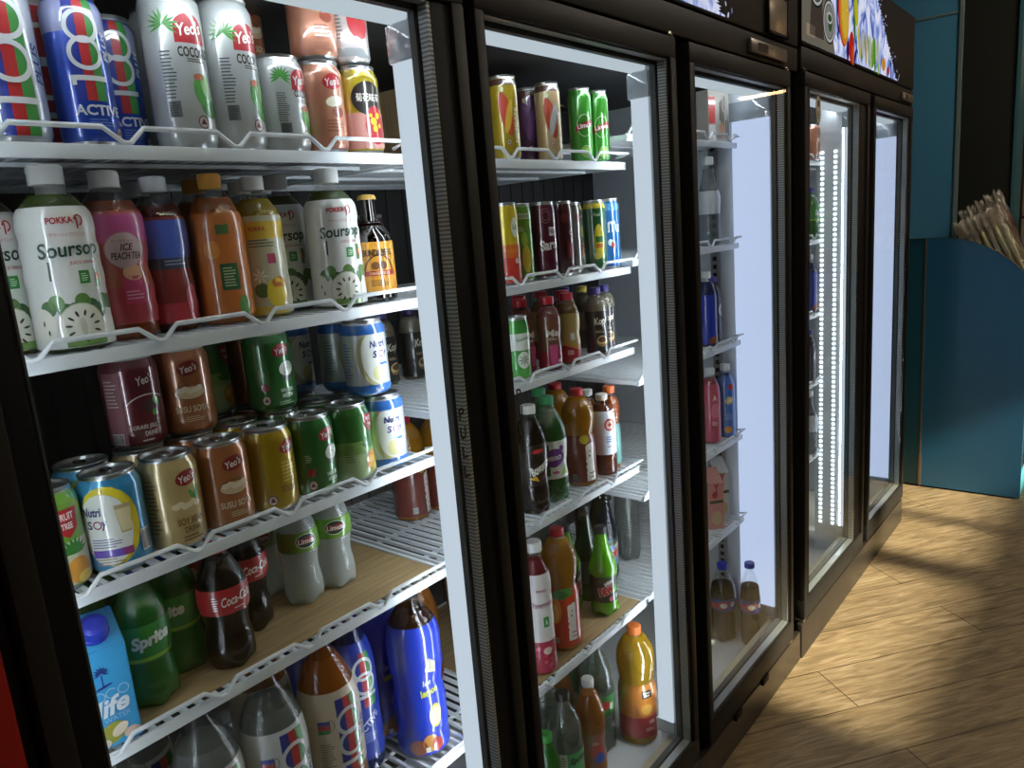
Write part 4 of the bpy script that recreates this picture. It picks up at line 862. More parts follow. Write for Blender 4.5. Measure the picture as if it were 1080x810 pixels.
# ------------------------------------------------------------------ stock: first door
z1, z2, z3, z4, z5 = ZA[1]; T = 'top shelf, first door'
G = lambda s: s
put('h100', .311, .186, z1, 'white isotonic can with red and green stripes, far left of the top shelf')
put('active', .386, .186, z1, 'bright blue isotonic can in the front row of the top shelf')
P_('active2', dup(PR['active'])) if False else None
put('active', .449, .247, z1, 'blue isotonic can set back between the bright blue can and coconut cans')
put('coco', .499, .187, z1, 'tall white coconut can beside the blue cans, left of the two tall ones', rot=-.35, group='tall coconut cans')
put('coco', .5685, .187, z1, 'tall white coconut can right of its twin, next to the short coconut can', rot=-.2, group='tall coconut cans')
put('cocos', .6375, .187, z1, 'short white coconut can on the top shelf', rot=-.08)
put('lychee', .7035, .186, z1, 'peach coloured can on the top shelf supporting another peach can', rot=-.2)
put('lychee', .7075, .190, z1+.1245, 'peach coloured can stacked on top of another peach can', rot=-.3)
put('yellow', .7705, .186, z1, 'yellow can with black oval and red circle, rightmost on top shelf', rot=-.3)
put('redwhite', .766, .190, z1+.1245, 'pale can with a red circle standing on the yellow can', rot=-.3)
put('h100', .372, .262, z1, 'striped white can in the second row behind the bright blue can')
put('coco', .525, .268, z1, 'tall coconut can in the second row behind the two front ones')
put('susu', .602, .262, z1, 'brown can in the second row behind the short coconut can')
put('susu', .602, .262, z1+.119, 'brown can stacked on the second-row can behind the short coconut can')
put('susu', .662, .300, z1+.0, 'brown can in the third row behind the peach cans'); put('susu', .662, .300, z1+.119, 'brown can stacked in the third row behind the peach cans')
put('lychee', .742, .258, z1, 'peach can in the second row behind the yellow can')

bc = 'bottle'
put('sour', .3325, .192, z2, 'large soursop bottle in front at left of second shelf', bc, 'soursop bottles', rot=-.12)
put('sour', .282, .255, z2, 'soursop bottle behind and left of the large front soursop bottle', bc, 'soursop bottles', rot=-.05)
put('sour', .245, .330, z2, 'soursop bottle in the third row at the far left', bc, 'soursop bottles')
put('peach', .405, .222, z2, 'pink peach tea bottle beside the large soursop bottle', bc, rot=-.2)
put('peach', .375, .300, z2, 'peach tea bottle hidden behind the pink front one', bc)
put('blueb', .4665, .231, z2, 'bottle with blue shoulder and red body on second shelf', bc)
put('blueb', .478, .300, z2, 'blue and red bottle second in its row', bc)
put('orangeb', .536, .220, z2, 'orange bottle with green panel and orange cap', bc, rot=-.45)
put('orangeb', .552, .292, z2, 'orange bottle second in its row behind the green-panelled one', bc)
put('lemonb', .600, .224, z2, 'yellow lemon bottle with pink square between orange and soursop bottles', bc, rot=-.5)
put('lemonb', .622, .292, z2, 'lemon bottle standing behind the yellow front one', bc)
put('sour', .6735, .278, z2, 'soursop bottle half hidden behind the right-hand soursop bottle', bc, 'soursop bottles', rot=-.55)
put('sour', .704, .196, z2, 'soursop bottle at the right end beside the brown glass bottle', bc, 'soursop bottles', rot=-.35)
put('bunda', .7825, .205, z2, 'short brown glass ginger beer bottle with orange label', bc, rot=-.45)
put('sour', .70, .362, z2, 'soursop bottle in the third row near the right end', bc)

X3 = [.264, .333, .4025, .4715, .5405, .6095, .6785, .7475]
put('fn', X3[0], .19, z3, 'green pineapple can cut by the door frame on third shelf', rot=-.0)
put('nutri', X3[1], .186, z3, 'blue and yellow soy milk can in the front row', rot=-.35)
put('soy', X3[2], .186, z3, 'beige soy bean drink can in the front row', rot=.0)
put('susu', X3[3], .186, z3, 'brown soya can in the front row of the third shelf', rot=-.15)
put('gold', X3[4], .186, z3, 'gold can with red logo in the front row', rot=-.12)
put('winter', X3[5], .186, z3, 'dark green winter melon can in the front row', rot=-.15)
put('ftree', X3[6], .186, z3, 'green fruit can with orange pineapple in the front row', rot=-.15)
put('nsoy', X3[7], .186, z3, 'white and blue soy milk can at the right end, bottom of its stack', rot=-.5)
put('nsoy', .733, .192, z3+.119, 'white and blue soy milk can on top of the right-end stack', rot=-.3)
for i, (k, nm) in enumerate((('fn', 'green pineapple'), ('nutri', 'blue soy milk'), ('soy', 'beige soy bean'), ('susu', 'brown soya'), ('gold', 'gold'), ('winter', 'winter melon'), ('winter', 'dark green'))):
    put(k, X3[i], .257, z3, nm+' can in the second row of the third shelf', group='second row cans, third shelf')
put('nsoy', X3[7], .257, z3, 'white soy milk can in the second row of the third shelf')
put('grass', .406, .254, z3+.119, 'maroon grass jelly can standing on the second-row cans', rot=-.25)
put('susu', .475, .254, z3+.119, 'brown soya can stacked beside the maroon can', rot=-.35)
put('winter', .604, .254, z3+.119, 'green winter melon can standing above the front row', rot=-.3)
put('nsoy', .742, .262, z3+.119, 'white soy milk can stacked in the second row at right')
put('nsoy', .690, .326, z3+.119, 'white soy milk can stacked in the third row'); put('nsoy', .690, .326, z3, 'white soy milk can at the bottom of the third-row stack')
for x, k, nm in ((.545, 'ftree', 'green fruit'), (.617, 'susu', 'brown')):
    put(k, x, .330, z3, nm+' can at the bottom of a third-row stack'); put(k, x, .330, z3+.119, nm+' can on top of a third-row stack')

def liner(name, x0, x1, y0, y1, z, label):
    bm = bmesh.new(); box(bm, x0-x1+(x1-x0)/2, (x1-x0)/2, y0-y1+(y1-y0)/2, (y1-y0)/2, 0, .003, 0, .0008)
    for v in bm.verts: v.co.z += .0015*math.sin(v.co.x*9)*0
    return tag(link(name, bm, CARD, None, loc=((x0+x1)/2, (y0+y1)/2, z)), label, 'cardboard')
CARD = noise_mat('kraft_cardboard', '#8a7350', '#a68c63', 9, .8, (1, 12, 1))
liner('cardboard_liner', .235, .800, .158, .565, z4+.0003, 'brown cardboard sheet lining the fourth shelf under the cola bottles')
zc = z4+.0035
put('life', .281, .172, zc, 'blue coconut water carton with a dark blue cap', 'carton', rot=-.16)
put('sprite', .346, .208, zc, 'green soda bottle with blue cap, front left of fourth shelf', bc, 'green soda bottles', rot=-.10)
put('sprite', .4065, .248, zc, 'green soda bottle between the front green one and the cola', bc, 'green soda bottles', rot=-.75)
for i, (x, y) in enumerate(((.300, .268), (.345, .325), (.412, .335))): put('sprite', x, y, zc, ('green soda bottle in the second row behind the carton', 'green soda bottle third row behind the front green bottle', 'green soda bottle directly behind the middle green one')[i], bc, 'green soda bottles')
put('coke', .451, .198, zc, 'cola bottle with red cap and label in front', bc, 'cola bottles', rot=-.12)
put('coke', .518, .258, zc, 'cola bottle behind and right of the front cola', bc, 'cola bottles', rot=-.1)
put('coke', .482, .318, zc, 'cola bottle in the third row behind the other two', bc, 'cola bottles')
put('limca', .615, .262, zc, 'clear lemon soda bottle with green label, left of the front pair', bc, 'lemon soda bottles', rot=-.25)
put('limca', .679, .262, zc, 'clear lemon soda bottle with green label, right of the front pair', bc, 'lemon soda bottles', rot=-.5)
put('limca', .590, .335, zc, 'clear lemon soda bottle behind the front pair', bc, 'lemon soda bottles', rot=-.5)
put('h100b', .392, .204, z5, 'big clear isotonic bottle at the left of the bottom shelf', bc, rot=-.15)
put('h100b', .4925, .204, z5, 'big clear isotonic bottle with white label beside the orange one', bc, rot=-.30)
put('h100b', .290, .215, z5, 'big clear isotonic bottle in the bottom left corner', bc)
put('h100b', .345, .305, z5, 'big clear isotonic bottle in the second row at left', bc)
put('h100o', .590, .204, z5, 'big orange isotonic bottle in front on the bottom shelf', bc, rot=-.35)
put('h100o', .535, .302, z5, 'big orange isotonic bottle in the second row', bc)
put('actb', .679, .262, z5, 'blue isotonic bottle between the orange bottle and lemon tea', bc, rot=-.35)
put('actb', .650, .365, z5, 'blue isotonic bottle in the third row', bc)
put('tea', .775, .208, z5, 'blue lemon tea bottle in front at the right end', bc, rot=-.72)
put('tea', .768, .304, z5, 'blue lemon tea bottle behind the front one', bc, rot=-.6)

# ---- second door
z1, z2, z3, z4, z5 = ZA[2]
put('latte', 1.104, .182, z1, 'yellow slim coffee can at the left of the top shelf', rot=-.62)
put('latte_p', 1.242, .234, z1, 'purple slim coffee can between yellow and beige ones', rot=-.8)
put('latte_b', 1.235, .180, z1, 'beige slim coffee can on the top shelf', rot=-.62)
put('latte_d', 1.302, .232, z1, 'dark blue slim can behind the beige can')
put('limcac', 1.360, .190, z1, 'green slim lemon can, left of the pair', rot=-.72, group='green lemon cans')
put('limcac', 1.425, .190, z1, 'green slim lemon can, right end of the pair', rot=-.72, group='green lemon cans')
put('latte', 1.130, .240, z1, 'yellow slim coffee can in the second row'); put('latte_p', 1.262, .290, z1, 'purple slim can in the third row')
put('redyel', 1.082, .182, z2, 'yellow and red slim can at the left of its shelf', rot=-.62)
put('seasons', 1.136, .192, z2, 'lime green slim tea can beside the yellow and red one', rot=-.62)
put('sars', 1.197, .182, z2, 'maroon slim can with white lettering', rot=-.62)
put('dred', 1.268, .190, z2, 'dark red slim can right of the maroon one', rot=-.62)
put('greyc', 1.322, .205, z2, 'dull grey slim can between the dark red and green cans')
put('grnyel', 1.376, .180, z2, 'green and yellow slim juice can', rot=-.72)
put('bluec', 1.428, .178, z2, 'blue slim can at the right end of its shelf', rot=-.72)
for i, (k, x) in enumerate((('sars', 1.215), ('dred', 1.29), ('redyel', 1.10), ('grnyel', 1.40))):
    put(k, x, .255, z2, ('maroon', 'dark red', 'yellow and red', 'green and yellow')[i]+' slim can in the second row')
put('gw', 1.081, .176, z3, 'green and white slim can beside the red-capped bottles', rot=-.62)
put('cupp', 1.143, .212, z3, 'red-capped bottle just behind the green and white can', bc)
put('cupp', 1.186, .178, z3, 'red-capped bottle with pink cup picture', bc, rot=-.72)
put('gift', 1.254, .180, z3, 'red-capped bottle with gold and red label', bc, rot=-.72)
put('cupp', 1.302, .224, z3, 'red-capped bottle set back beside the gold label bottle', bc)
put('kopi', 1.362, .180, z3, 'dark coffee bottle with purple cap, left one', bc, rot=-.72, group='dark coffee bottles')
put('kopi', 1.420, .196, z3, 'dark coffee bottle with purple cap, right one', bc, rot=-.78, group='dark coffee bottles')
put('yelcap', 1.432, .262, z3, 'bottle with a yellow cap behind the coffee bottles', bc)
for i, (k, x) in enumerate((('cupp', 1.21), ('gift', 1.285), ('kopi', 1.372))): put(k, x, .268, z3, ('red-capped pink', 'red-capped gold', 'purple-capped dark')[i]+' bottle in the second row', bc)
put('bov', 1.116, .190, z4, 'dark grape soda bottle with a white cap', bc, rot=-.65)
put('vib', 1.192, .202, z4, 'green soda bottle with a purple oval label', bc, rot=-.78)
put('vib', 1.245, .262, z4, 'green soda bottle right behind the purple-label one', bc)
put('maaza', 1.302, .204, z4, 'mango drink bottle with red cap and brown label', bc, rot=-.78)
put('whlab', 1.381, .192, z4, 'brown bottle with a tall pale blue-white label', bc, rot=-.65)
put('orcap', 1.432, .204, z4, 'orange-capped bottle with a teal label at the right end', bc)
put('amber', 1.410, .250, z4, 'amber bottle with a white cap in the second row', bc); put('maaza', 1.335, .285, z4, 'mango drink bottle in the second row', bc); put('bov', 1.14, .262, z4, 'dark grape soda bottle in the second row', bc)
liner('cardboard_liner', .985, 1.445, .158, .56, z5+.0003, 'brown cardboard sheet lining the shelf under the lime soda bottle')
zc = z5+.0035
put('pom', 1.092, .184, zc, 'tall pomegranate bottle with white and red label', bc, rot=-.72)
put('maazao', 1.194, .202, zc, 'big mango drink bottle with orange label and red cap', bc, rot=-.78)
put('dew', 1.361, .202, zc, 'lime green long-necked soda bottle in front', bc, rot=-.75)
put('dew', 1.330, .282, zc, 'lime green long-necked soda bottle in the second row', bc)
put('dkgreen', 1.398, .272, zc, 'dark green bottle with black cap behind the lime ones', bc)
put('clrb', 1.30, .365, zc, 'clear bottle in the third row, behind the lime ones', bc); put('clrb', 1.395, .36, zc, 'clear bottle in the third row near the right end', bc)
zb = .0903
put('fzb', 1.082, .184, zb, 'green apple soda bottle on the chiller floor', bc)
put('cspr', 1.172, .202, zb, 'clear soda bottle with bright green label on the chiller floor', bc, rot=-.72)
put('fant', 1.270, .202, zb, 'orange soda bottle with white cap on the chiller floor', bc, rot=-.72)
put('seven', 1.357, .238, zb, 'clear bottle with green band between the two orange bottles', bc, rot=-.72)
put('mm', 1.4475, .180, zb, 'large orange juice bottle with orange cap', bc, rot=-.75)
put('cspr', 1.215, .290, zb, 'clear soda bottle in the second row of the chiller floor', bc); put('fant', 1.30, .31, zb, 'orange soda bottle in the second row of the chiller floor', bc); put('seven', 1.42, .32, zb, 'clear green-banded bottle in the second row', bc)
def carton_box(x, y, z, w, d, h, label, op=True):
    r = thing('cardboard_box', label, 'box', (x, y, z))
    bm = bmesh.new(); t = .003
    box(bm, -w/2, w/2, -d/2, -d/2+t, 0, h); box(bm, -w/2, w/2, d/2-t, d/2, 0, h); box(bm, -w/2, -w/2+t, -d/2, d/2, 0, h); box(bm, w/2-t, w/2, -d/2, d/2, 0, h); box(bm, -w/2, w/2, -d/2, d/2, 0, t)
    link('box', bm, CARD, r, False)
    bm = bmesh.new()
    for y0, s in ((-d/2, -1),):
        V = [bm.verts.new(p) for p in ((-w/2, y0, h), (w/2, y0, h), (w/2, y0+s*.05, h-.03), (-w/2, y0+s*.05, h-.03))]; bm.faces.new(V)
    bmesh.ops.solidify(bm, geom=bm.faces[:], thickness=.002); link('flap', bm, CARD, r, False)
for i, (k, x, y, z, l) in enumerate((('maaza', .975, .40, z4, 'orange juice bottle seen deep behind the first light post, left one'), ('maaza', 1.050, .385, z4, 'orange juice bottle seen deep behind the first light post, right one'),
    ('kopi', .90, .42, z3, 'dark bottle deep in the shelf, left of three'), ('kopi', .965, .42, z3, 'dark bottle deep in the shelf, middle of three'), ('kopi', 1.03, .41, z3, 'dark bottle deep in the shelf, right of three'),
    ('sars', .88, .40, z2, 'maroon can deep on the shelf, left of a pair'), ('sars', .95, .40, z2, 'maroon can deep on the shelf, right of a pair'),
    ('fant', .93, .36, z5+.0005, 'orange bottle deep behind the lemon tea bottles'))): put(k, x, y, z, l, 'can' if k == 'sars' else bc)
carton_box(1.24, .42, ZA[2][0]+.0003, .38, .20, .160, 'open brown cardboard box at the back above the slim coffee cans')
carton_box(1.30, .50, ZA[2][4]+.0036, .22, .12, .26, 'brown cardboard box at the back behind the lime soda')

# ---- third door
z1, z2, z3, z4, z5 = ZA[3]
put('photo', 1.985, .186, z1, 'meal pack with food photo on the top shelf, third door', 'pack', rot=-.25)
put('clearw', 1.955, .190, z2, 'clear water bottle with white cap, third door', bc)
put('bluesm', 1.925, .190, z3, 'blue bottle with white cap, third door', bc); put('grapeb', 1.995, .204, z3, 'dark bottle with violet cap beside the blue one', bc)
put('blubig', 2.006, .178, z4, 'bright blue bottle with white cap by the side wall', bc, rot=-.9); put('pinkb', 1.935, .192, z4, 'pink bottle beside the bright blue one', bc, rot=-.9)
put('ccart', 2.005, .205, z5, 'white milk carton next to the side wall', 'carton', rot=-.7); put('redcart', 1.935, .192, z5, 'pinkish milk carton left of the white one', 'carton', rot=-.7)
put('thums', 1.984, .192, zb, 'large cola bottle with blue cap on the chiller floor', bc, rot=-1.2)
put('thumss', 1.992, .110, zb, 'smaller cola bottle with blue cap against the side wall', bc, rot=-1.2)
put('thums', 1.965, .305, zb, 'large cola bottle with blue cap in the second row', bc)
put('photo', 1.985, .25, z1, 'meal pack in the second row of the top shelf, third door', 'pack')
for k, x, y, z, l in (('dkblue', 1.51, .285, z5, 'dark blue soda bottle with black cap beyond the light post'), ('dkgreen', 1.58, .35, z5, 'dark green soda bottle beyond the light post'), ('clrb', 1.635, .300, z5, 'clear soda bottle beyond the light post'), ('grapeb', 1.60, .42, z5, 'small violet bottle beyond the light post')): put(k, x, y, z+.0005, l, bc)
put('clearw', 1.90, .28, z2, 'clear water bottle in the second row', bc); put('bluesm', 1.955, .27, z3, 'blue bottle in the second row, third door', bc)

# ---- fourth door (far chiller)
bx = lambda x, z: (x+.010*z*0, z)
ca, sa = math.cos(.010), math.sin(.010)
def putB(k, x, y, z, label, cat, rot=0.):
    dx = x-B.L.x; o = put(k, B.L.x+dx*ca+z*sa, y, .0065-dx*sa+z*ca, label, cat, None, rot); o.rotation_euler = (0, .010, rot); return o
for k, x, y, zi, l, c in (('yellow', 2.615, .19, 0, 'yellow can on the top shelf of the far chiller', 'can'), ('lychee', 2.700, .174, 0, 'peach can on the top shelf of the far chiller', 'can'),
    ('vib', 2.62, .19, 1, 'green soda bottle on the far chiller second shelf', bc), ('sprite', 2.700, .174, 1, 'green soda bottle right of another in the far chiller', bc),
    ('orangeb', 2.62, .19, 2, 'orange bottle on the far chiller middle shelf', bc), ('bluesm', 2.700, .174, 2, 'blue bottle on the far chiller middle shelf', bc),
    ('ccart', 2.62, .19, 3, 'white carton on the far chiller fourth shelf', 'carton'), ('grapeb', 2.700, .174, 3, 'violet bottle on the far chiller fourth shelf', bc),
    ('clrb', 2.62, .19, 4, 'clear soda bottle on the far chiller lowest shelf', bc), ('clearw', 2.700, .174, 4, 'clear water bottle on the far chiller lowest shelf', bc)):
    putB(k, x, y, ZB[zi], l, c)

# ------------------------------------------------------------------ the room
def struct(name, bm, m, smooth=False): return tag(link(name, bm, m, None, smooth), kind='structure')
def wood():
    m = bpy.data.materials.new('vinyl_wood_planks'); m.use_nodes = True; nt = m.node_tree; b = nt.nodes['Principled BSDF']; N = nt.nodes.new; L = nt.links.new
    tc = N('ShaderNodeTexCoord'); mp = N('ShaderNodeMapping'); mp.inputs['Rotation'].default_value = (0, 0, math.radians(37)); mp.inputs['Location'].default_value = (.1, .05, 0)
    br = N('ShaderNodeTexBrick'); br.inputs['Scale'].default_value = 1; br.inputs['Brick Width'].default_value = 1.2; br.inputs['Row Height'].default_value = .18; br.inputs['Mortar Size'].default_value = .0016
    br.inputs['Color1'].default_value = (.35, .35, .35, 1); br.inputs['Color2'].default_value = (.65, .65, .65, 1); br.inputs['Mortar'].default_value = (0, 0, 0, 1)
    L(tc.outputs['Object'], mp.inputs[0]); L(mp.outputs[0], br.inputs['Vector'])
    m2 = N('ShaderNodeMapping'); m2.inputs['Scale'].default_value = (3.2, 26, 1); L(mp.outputs[0], m2.inputs[0])
    n = N('ShaderNodeTexNoise'); n.inputs['Scale'].default_value = 2.2; n.inputs['Detail'].default_value = 8; n.inputs['Distortion'].default_value = 1.1; L(m2.outputs[0], n.inputs['Vector'])
    r = N('ShaderNodeValToRGB'); e = r.color_ramp.elements; e[0].position = .28; e[0].color = hexc('#65573f'); e[1].position = .72; e[1].color = hexc('#a39173'); a = e.new(.5); a.color = hexc('#8a7757')
    L(n.outputs['Fac'], r.inputs[0])
    mx = N('ShaderNodeMix'); mx.data_type = 'RGBA'; mx.blend_type = 'OVERLAY'; mx.inputs[0].default_value = .35; L(r.outputs[0], mx.inputs[6]); L(br.outputs['Color'], mx.inputs[7])
    mu = N('ShaderNodeMix'); mu.data_type = 'RGBA'; L(br.outputs['Fac'], mu.inputs[0]); L(mx.outputs[2], mu.inputs[6]); mu.inputs[7].default_value = hexc('#3c2f1c')
    L(mu.outputs[2], b.inputs['Base Color']); b.inputs['Roughness'].default_value = .48; b.inputs['Specular IOR Level'].default_value = .35
    bp = N('ShaderNodeBump'); bp.inputs['Strength'].default_value = .12; L(n.outputs['Fac'], bp.inputs['Height']); L(bp.outputs[0], b.inputs['Normal']); return m
bm = bmesh.new(); box(bm, -1.6, 7, -3.6, .95, -.05, 0); struct('floor', bm, wood())
bm = bmesh.new(); box(bm, -1.6, 7, -3.6, .95, 3.1, 3.15); struct('ceiling', bm, noise_mat('ceiling_paint', '#2a2824', '#34312c', 3, .8))
bm = bmesh.new(); box(bm, -1.6, 7, .90, .95, 0, 3.1); struct('wall_back', bm, noise_mat('dark_wall', '#2c2925', '#36322c', 4, .8))
WX0, WX1, W0, WZ = 1.66, 4.75, 1.90, 2.40  # unseen high opening, added to limit the sun patch on the floor
bm = bmesh.new(); box(bm, -1.6, WX0, -3.65, -3.6, 0, 3.1); box(bm, WX1, 7, -3.65, -3.6, 0, 3.1); box(bm, WX0, WX1, -3.65, -3.6, WZ, 3.1); box(bm, WX0, WX1, -3.65, -3.6, 0, W0); struct('wall_front', bm, noise_mat('brown_wall', '#2c2620', '#574a3c', 2.2, .8, (1, 1, 3)))
bm = bmesh.new(); box(bm, 2.66, 2.83, -3.66, -3.58, W0, WZ); box(bm, WX0, WX1, -3.66, -3.58, WZ-.03, WZ); box(bm, WX0, WX1, -3.66, -3.58, W0, W0+.03); box(bm, 3.20, 3.27, -3.66, -3.58, W0, WZ); box(bm, 3.9, 3.97, -3.66, -3.58, W0, WZ); o = struct('added_window_1', bm, BLACK)  # added bars, placed to cast the shadow band across the floor
bm = bmesh.new(); box(bm, WX0, WX1, -3.63, -3.622, W0, WZ); link('added_window_pane', bm, PANE, o, False)
sun = bpy.data.lights.new('sun', 'SUN'); so = bpy.data.objects.new('sun', sun); C.objects.link(so)
sun.energy = 12.5; sun.color = (1, .87, .68); sun.angle = math.radians(2.0)
sd = Vector((.065, 1, -.585)); so.rotation_euler = sd.to_track_quat('-Z', 'Y').to_euler()
bm = bmesh.new(); box(bm, -1.65, -1.6, -3.6, .95, 0, 3.1); struct('wall_left', bm, noise_mat('beige_wall', '#6a5c48', '#7c6c54', 2, .8))
bm = bmesh.new(); box(bm, 7, 7.05, -3.6, .95, 0, 3.1); struct('wall_right', bm, noise_mat('brown_wall_right', '#4a3c2c', '#6a573f', 2, .8))
TEAL = noise_mat('teal_laminate', '#4c93b8', '#5299be', 1.5, .45)
bm = bmesh.new(); box(bm, 4.3, 4.5, .0, .9, 0, 3.1); struct('wall_column', bm, TEAL)
bm = bmesh.new(); box(bm, 4.296, 4.3, .0, .9, 2.186, 2.196); box(bm, 4.292, 4.3, -.012, .008, 0, 3.1, 0, .002); struct('trim_1', bm, pm('#8fa7a4', .35, .4))
bm = bmesh.new(); box(bm, 4.31, 4.46, -.226, -.012, 0, 3.1); struct('wall_panel', bm, pm('#14190e', .6))
bm = bmesh.new(); box(bm, 4.295, 4.5, -.246, -.228, 0, 3.1, 0, .002); struct('trim_2', bm, pm('#3c6a70', .4))

# counter with curved end panel
ct = thing('display_counter', 'teal display counter with rounded end panel beyond the far chiller', 'counter', (4.06, .06, 0))
def cadd(name, bm, m, parent=None, smooth=False): bmesh.ops.translate(bm, vec=(-4.06, -.06, 0), verts=bm.verts[:]); return link(name, bm, m, parent or ct, smooth)
curve = [(-.052, 1.176), (-.10, 1.168), (-.15, 1.152), (-.2, 1.130), (-.25, 1.099), (-.30, 1.060), (-.345, 1.014), (-.372, .98)]
def plate(bm, pts, x0, x1):
    A_ = [bm.verts.new((x0, y, z)) for y, z in pts]; B_ = [bm.verts.new((x1, y, z)) for y, z in pts]; bm.faces.new(A_[::-1]); bm.faces.new(B_)
    for i in range(len(pts)): j = (i+1) % len(pts); bm.faces.new((A_[i], A_[j], B_[j], B_[i]))
bm = bmesh.new(); plate(bm, [(.030, .008), (.030, 1.177)]+curve+[(-.372, .008)], 3.85, 3.866); bmesh.ops.recalc_face_normals(bm, faces=bm.faces[:]); cadd('end_panel', bm, noise_mat('teal_panel', '#2c6f9c', '#3176a2', 1.2, .3, spec=.6))
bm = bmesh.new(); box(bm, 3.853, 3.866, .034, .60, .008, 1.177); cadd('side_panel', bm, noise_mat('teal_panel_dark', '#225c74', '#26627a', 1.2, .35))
bm = bmesh.new(); box(bm, 3.8485, 3.86, .029, .0345, .004, 1.176); box(bm, 3.8475, 3.85, .027, .037, .01, .16); cadd('joint_strip', bm, pm('#8a6f52', .5, .2))
bm = bmesh.new()
for (y0, za), (y1, zb_) in zip([(.6, 1.178)]+curve, curve):
    V = [bm.verts.new(p) for p in ((3.848, y0, za+.001), (3.868, y0, za+.001), (3.868, y1, zb_+.001), (3.848, y1, zb_+.001))]; bm.faces.new(V)
bmesh.ops.solidify(bm, geom=bm.faces[:], thickness=-.002); cadd('edge_banding', bm, pm('#9a8f78', .5))
bm = bmesh.new(); box(bm, 3.87, 4.27, -.361, .55, .93, .95); box(bm, 3.87, 4.27, .53, .55, .02, 1.16); box(bm, 3.87, 4.27, .12, .55, 1.10, 1.12); box(bm, 3.87, 4.27, -.36, .5, .06, .08); box(bm, 3.87, 4.27, -.36, .5, .42, .44); box(bm, 3.87, 4.27, -.36, .5, .70, .715)
box(bm, 4.25, 4.27, -.36, .55, .0, 1.12); cadd('shelf', bm, pm('#8f897c', .5))
bm = bmesh.new()
for z in (.06, .42, .70, .90): box(bm, 3.868, 4.27, -.372, -.362, z-.02, z+.05, 0, .002)
box(bm, 3.868, 4.27, -.368, -.35, .0, .06); cadd('front_lip', bm, pm('#5cc0cc', .4))
WRAP = clear('#f6f2e6', .2, .1, .6, body=.3, bodyh='#f2eee0', name='cellophane', scale=45)
def packet(x, y, z, w, d, h, rx, cols, label, name='cellophane_packet'):
    r = thing(name, label, 'packet', (x, y, z)); r.rotation_euler = (rx, 0, 0)
    rn = random.Random(int(x*1000+y*777)); bm = bmesh.new(); n = 9
    for i in range(n):
        xx = -w/2+.012+(w-.024)*i/(n-1); q = rn.uniform(-.005, .005)
        tube(bm, [(xx, 0, .010), (xx+q, rn.uniform(-.004, .004), h*.4), (xx+2*q, 0, h*rn.uniform(.72, .82))], d*.30, 7, i % 2)
    link('contents', bm, [noise_mat('packed_snack', cols[0], cols[1], 30, .7), noise_mat('packed_snack', cols[1], cols[0], 40, .7)], r)
    bm = bmesh.new(); nx, nz = 14, 16; ring = []
    for k in range(nz+1):
        t = k/nz; zz = h*t; dd_ = d/2*(1 if t < .72 else max(.12, 1-(t-.72)*3.4)); row = []
        for i in range(2*nx):
            u = i/(2*nx)*2*PI; px = w/2*max(-1, min(1, 1.25*math.cos(u))); py = dd_*max(-1, min(1, 1.25*math.sin(u)))
            j = .003+.022*max(0, t-.7); row.append(bm.verts.new((px+rn.uniform(-j, j)*.7, py+rn.uniform(-j, j)*.8, zz+rn.uniform(-j, j)*(1.4 if k else 0)+(.004 if k else .001))))
        ring.append(row)
    for A_, B_ in zip(ring, ring[1:]):
        for i in range(2*nx): bm.faces.new((A_[i], A_[(i+1) % (2*nx)], B_[(i+1) % (2*nx)], B_[i]))
    bm.faces.new(ring[0][::-1]); link('wrapper', bm, WRAP, r, False); return r
gt = ('#b9c27a', '#d8cc98'); rd = ('#a0523c', '#c07a62')
ORD = ('first', 'second', 'third', 'fourth', 'fifth', 'sixth', 'seventh')
for i in range(7): packet(3.975, -.185-.029*i, .962, .17, .027, .285+.012*i, -.40, gt, ORD[i]+' greenish cellophane packet from the wall in the front row')
for i in range(5): packet(4.16, -.170-.040*i, .962, .17, .034, .33+.022*i, -.34, (gt if i < 2 else rd), ORD[i]+(' greenish' if i < 2 else ' reddish')+' cellophane packet from the wall in the rear row')
for i, (z, c) in enumerate(((.0805, ('#c9b08a', '#b0302c')), (.4405, ('#b08a5a', '#3c2a1c')), (.7155, ('#8c2a24', '#d0c0a8')))):
    packet(3.96, -.312, z, .10, .06, .17, 0, c, ('packet on the lowest counter tray', 'packet on the middle counter tray', 'packet on the upper counter tray')[i])
# product rack far right
rk = thing('product_rack', 'product rack glimpsed past the dark panel at the right edge', 'rack', (5.25, -.55, 0))
bm = bmesh.new(); box(bm, -.2, .2, -.35, .35, .02, .05); box(bm, .18, .2, -.35, .35, 0, 2.1)
for z in (.3, .6, .9, 1.2, 1.5, 1.8): box(bm, -.2, .18, -.35, .35, z, z+.015)
for x in (-.2, .18):
    for y in (-.35, .33): box(bm, x, x+.02, y, y+.02, 0, 2.1)
link('rack_frame', bm, pm('#8a8478', .5), rk, False)
rn = random.Random(4)
for zi, z in enumerate((.9, 1.2, 1.5, 1.8)):
    for j in range(5):
        bm = bmesh.new(); h = rn.uniform(.14, .24); box(bm, -.04, .04, -.055, .055, 0, h, 0, .006); bmesh.ops.scale(bm, vec=(.7, 1, 1), verts=[v for v in bm.verts if v.co.z > h*.7])
        o = link('snack_packet', bm, noise_mat('printed_bag', rn.choice(('#6a4a30', '#8c6a48', '#7a2c24', '#a08a6a')), rn.choice(('#3c2a1c', '#b09a78', '#5a4a38')), 22, .5), None, loc=(5.12, -.83+.135*j, z+.0152))
        tag(o, ('bottom', 'second', 'third', 'top')[zi]+' shelf snack packet, '+('first', 'second', 'third', 'fourth', 'fifth')[j]+' from the front of the rack', 'packet', 'rack snack packets')

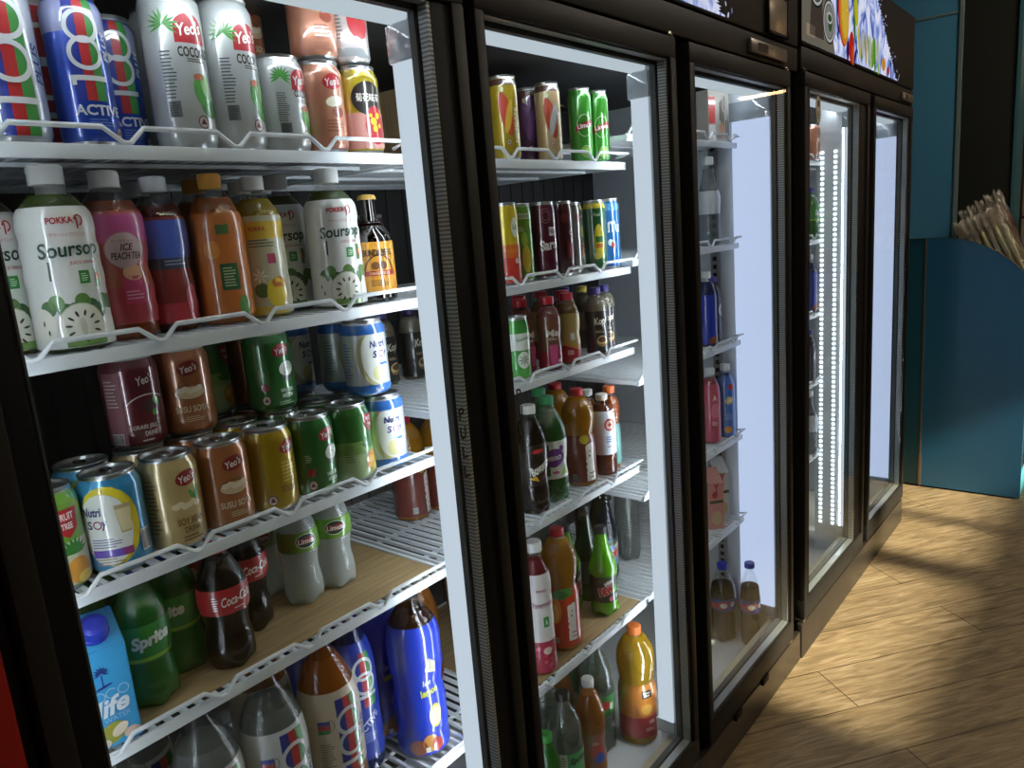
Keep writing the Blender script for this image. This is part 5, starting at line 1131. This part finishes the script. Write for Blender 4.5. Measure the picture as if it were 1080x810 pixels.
# ceiling lamps: warm linear fittings above the aisle
def lamp(x, y, w, d, label, s=9., hx='#ffeed8', z=3.03):
    r = thing('ceiling_light', label, 'lamp', (x, y, z)); bm = bmesh.new()
    if z < 3:
        for q in (-d*.4, d*.4): tube(bm, [(0, q, .06), (0, q, 3.1-z)], .004, 6)
        link('hanger', bm, pm('#2a2826', .5), r); bm = bmesh.new()
    box(bm, -w/2-.02, w/2+.02, -d/2-.02, d/2+.02, .01, .07, 0, .004); link('housing', bm, pm('#2a2826', .5), r)
    bm = bmesh.new(); box(bm, -w/2, w/2, -d/2, d/2, 0, .012); link('diffuser', bm, emit(hx, s, 'warm_lamp'), r, False)
LS = 1.0
lamp(4.4, -2.3, 1.4, .10, 'warm linear ceiling light far along the aisle', 26*LS); lamp(6.7, -1.72, .10, .42, 'upper hanging warm light bar at the far end of the aisle', 22, '#ffcf98', 2.46); lamp(6.45, -1.72, .10, .42, 'lower hanging warm light bar at the far end of the aisle', 22, '#ffcf98', 2.28); lamp(2.2, -2.3, 1.4, .10, 'warm linear ceiling light in the middle of the aisle', 26*LS); lamp(.2, -2.2, 1.2, .10, 'warm linear ceiling light behind the camera', 26*LS)
lamp(1.2, -1.5, .6, .3, 'square ceiling light over the near chiller', 9*LS, '#fff2e2')
lamp(3.55, -1.15, .5, .3, 'added square fill light over the display counter', 26*LS, '#fff2e2')  # fill light, added to brighten the teal counter and column

w = bpy.data.worlds.new('world'); SC.world = w; w.use_nodes = True; w.node_tree.nodes['Background'].inputs[0].default_value = (.02, .018, .015, 1); w.node_tree.nodes['Background'].inputs[1].default_value = 1

# ------------------------------------------------------------------ camera and view
cam = bpy.data.cameras.new('camera'); co = bpy.data.objects.new('camera', cam); C.objects.link(co); SC.camera = co
yaw, pitch, roll = (math.radians(v) for v in (40.268, 11.549, -4.6886))
f = Vector((math.cos(pitch)*math.cos(yaw), math.cos(pitch)*math.sin(yaw), -math.sin(pitch))); r = f.cross(Vector((0, 0, 1))).normalized(); u = r.cross(f)
r2 = math.cos(roll)*r+math.sin(roll)*u; u2 = -math.sin(roll)*r+math.cos(roll)*u
M = Matrix((r2, u2, -f)).transposed().to_4x4(); M.translation = Vector((0, -.72, 1.3645)); co.matrix_world = M
cam.sensor_width = 36; cam.lens = 793.82/1080*36; cam.clip_start = .02
SC.view_settings.view_transform = 'Standard'; SC.view_settings.look = 'None'; SC.view_settings.gamma = 1; SC.view_settings.exposure = .15
try: SC.view_settings.use_curve_mapping = False
except Exception: pass
cy = SC.cycles; cy.max_bounces = 14; cy.transparent_max_bounces = 48; cy.diffuse_bounces = 4; cy.glossy_bounces = 4; cy.use_denoising = True
cy.caustics_reflective = False; cy.caustics_refractive = False; cy.sample_clamp_indirect = 4
# drinks that were only patterns and never shelved are removed
for k in list(PR):
    if k not in used:
        for c in KID[PR[k].name]: bpy.data.objects.remove(c)
        bpy.data.objects.remove(PR[k])
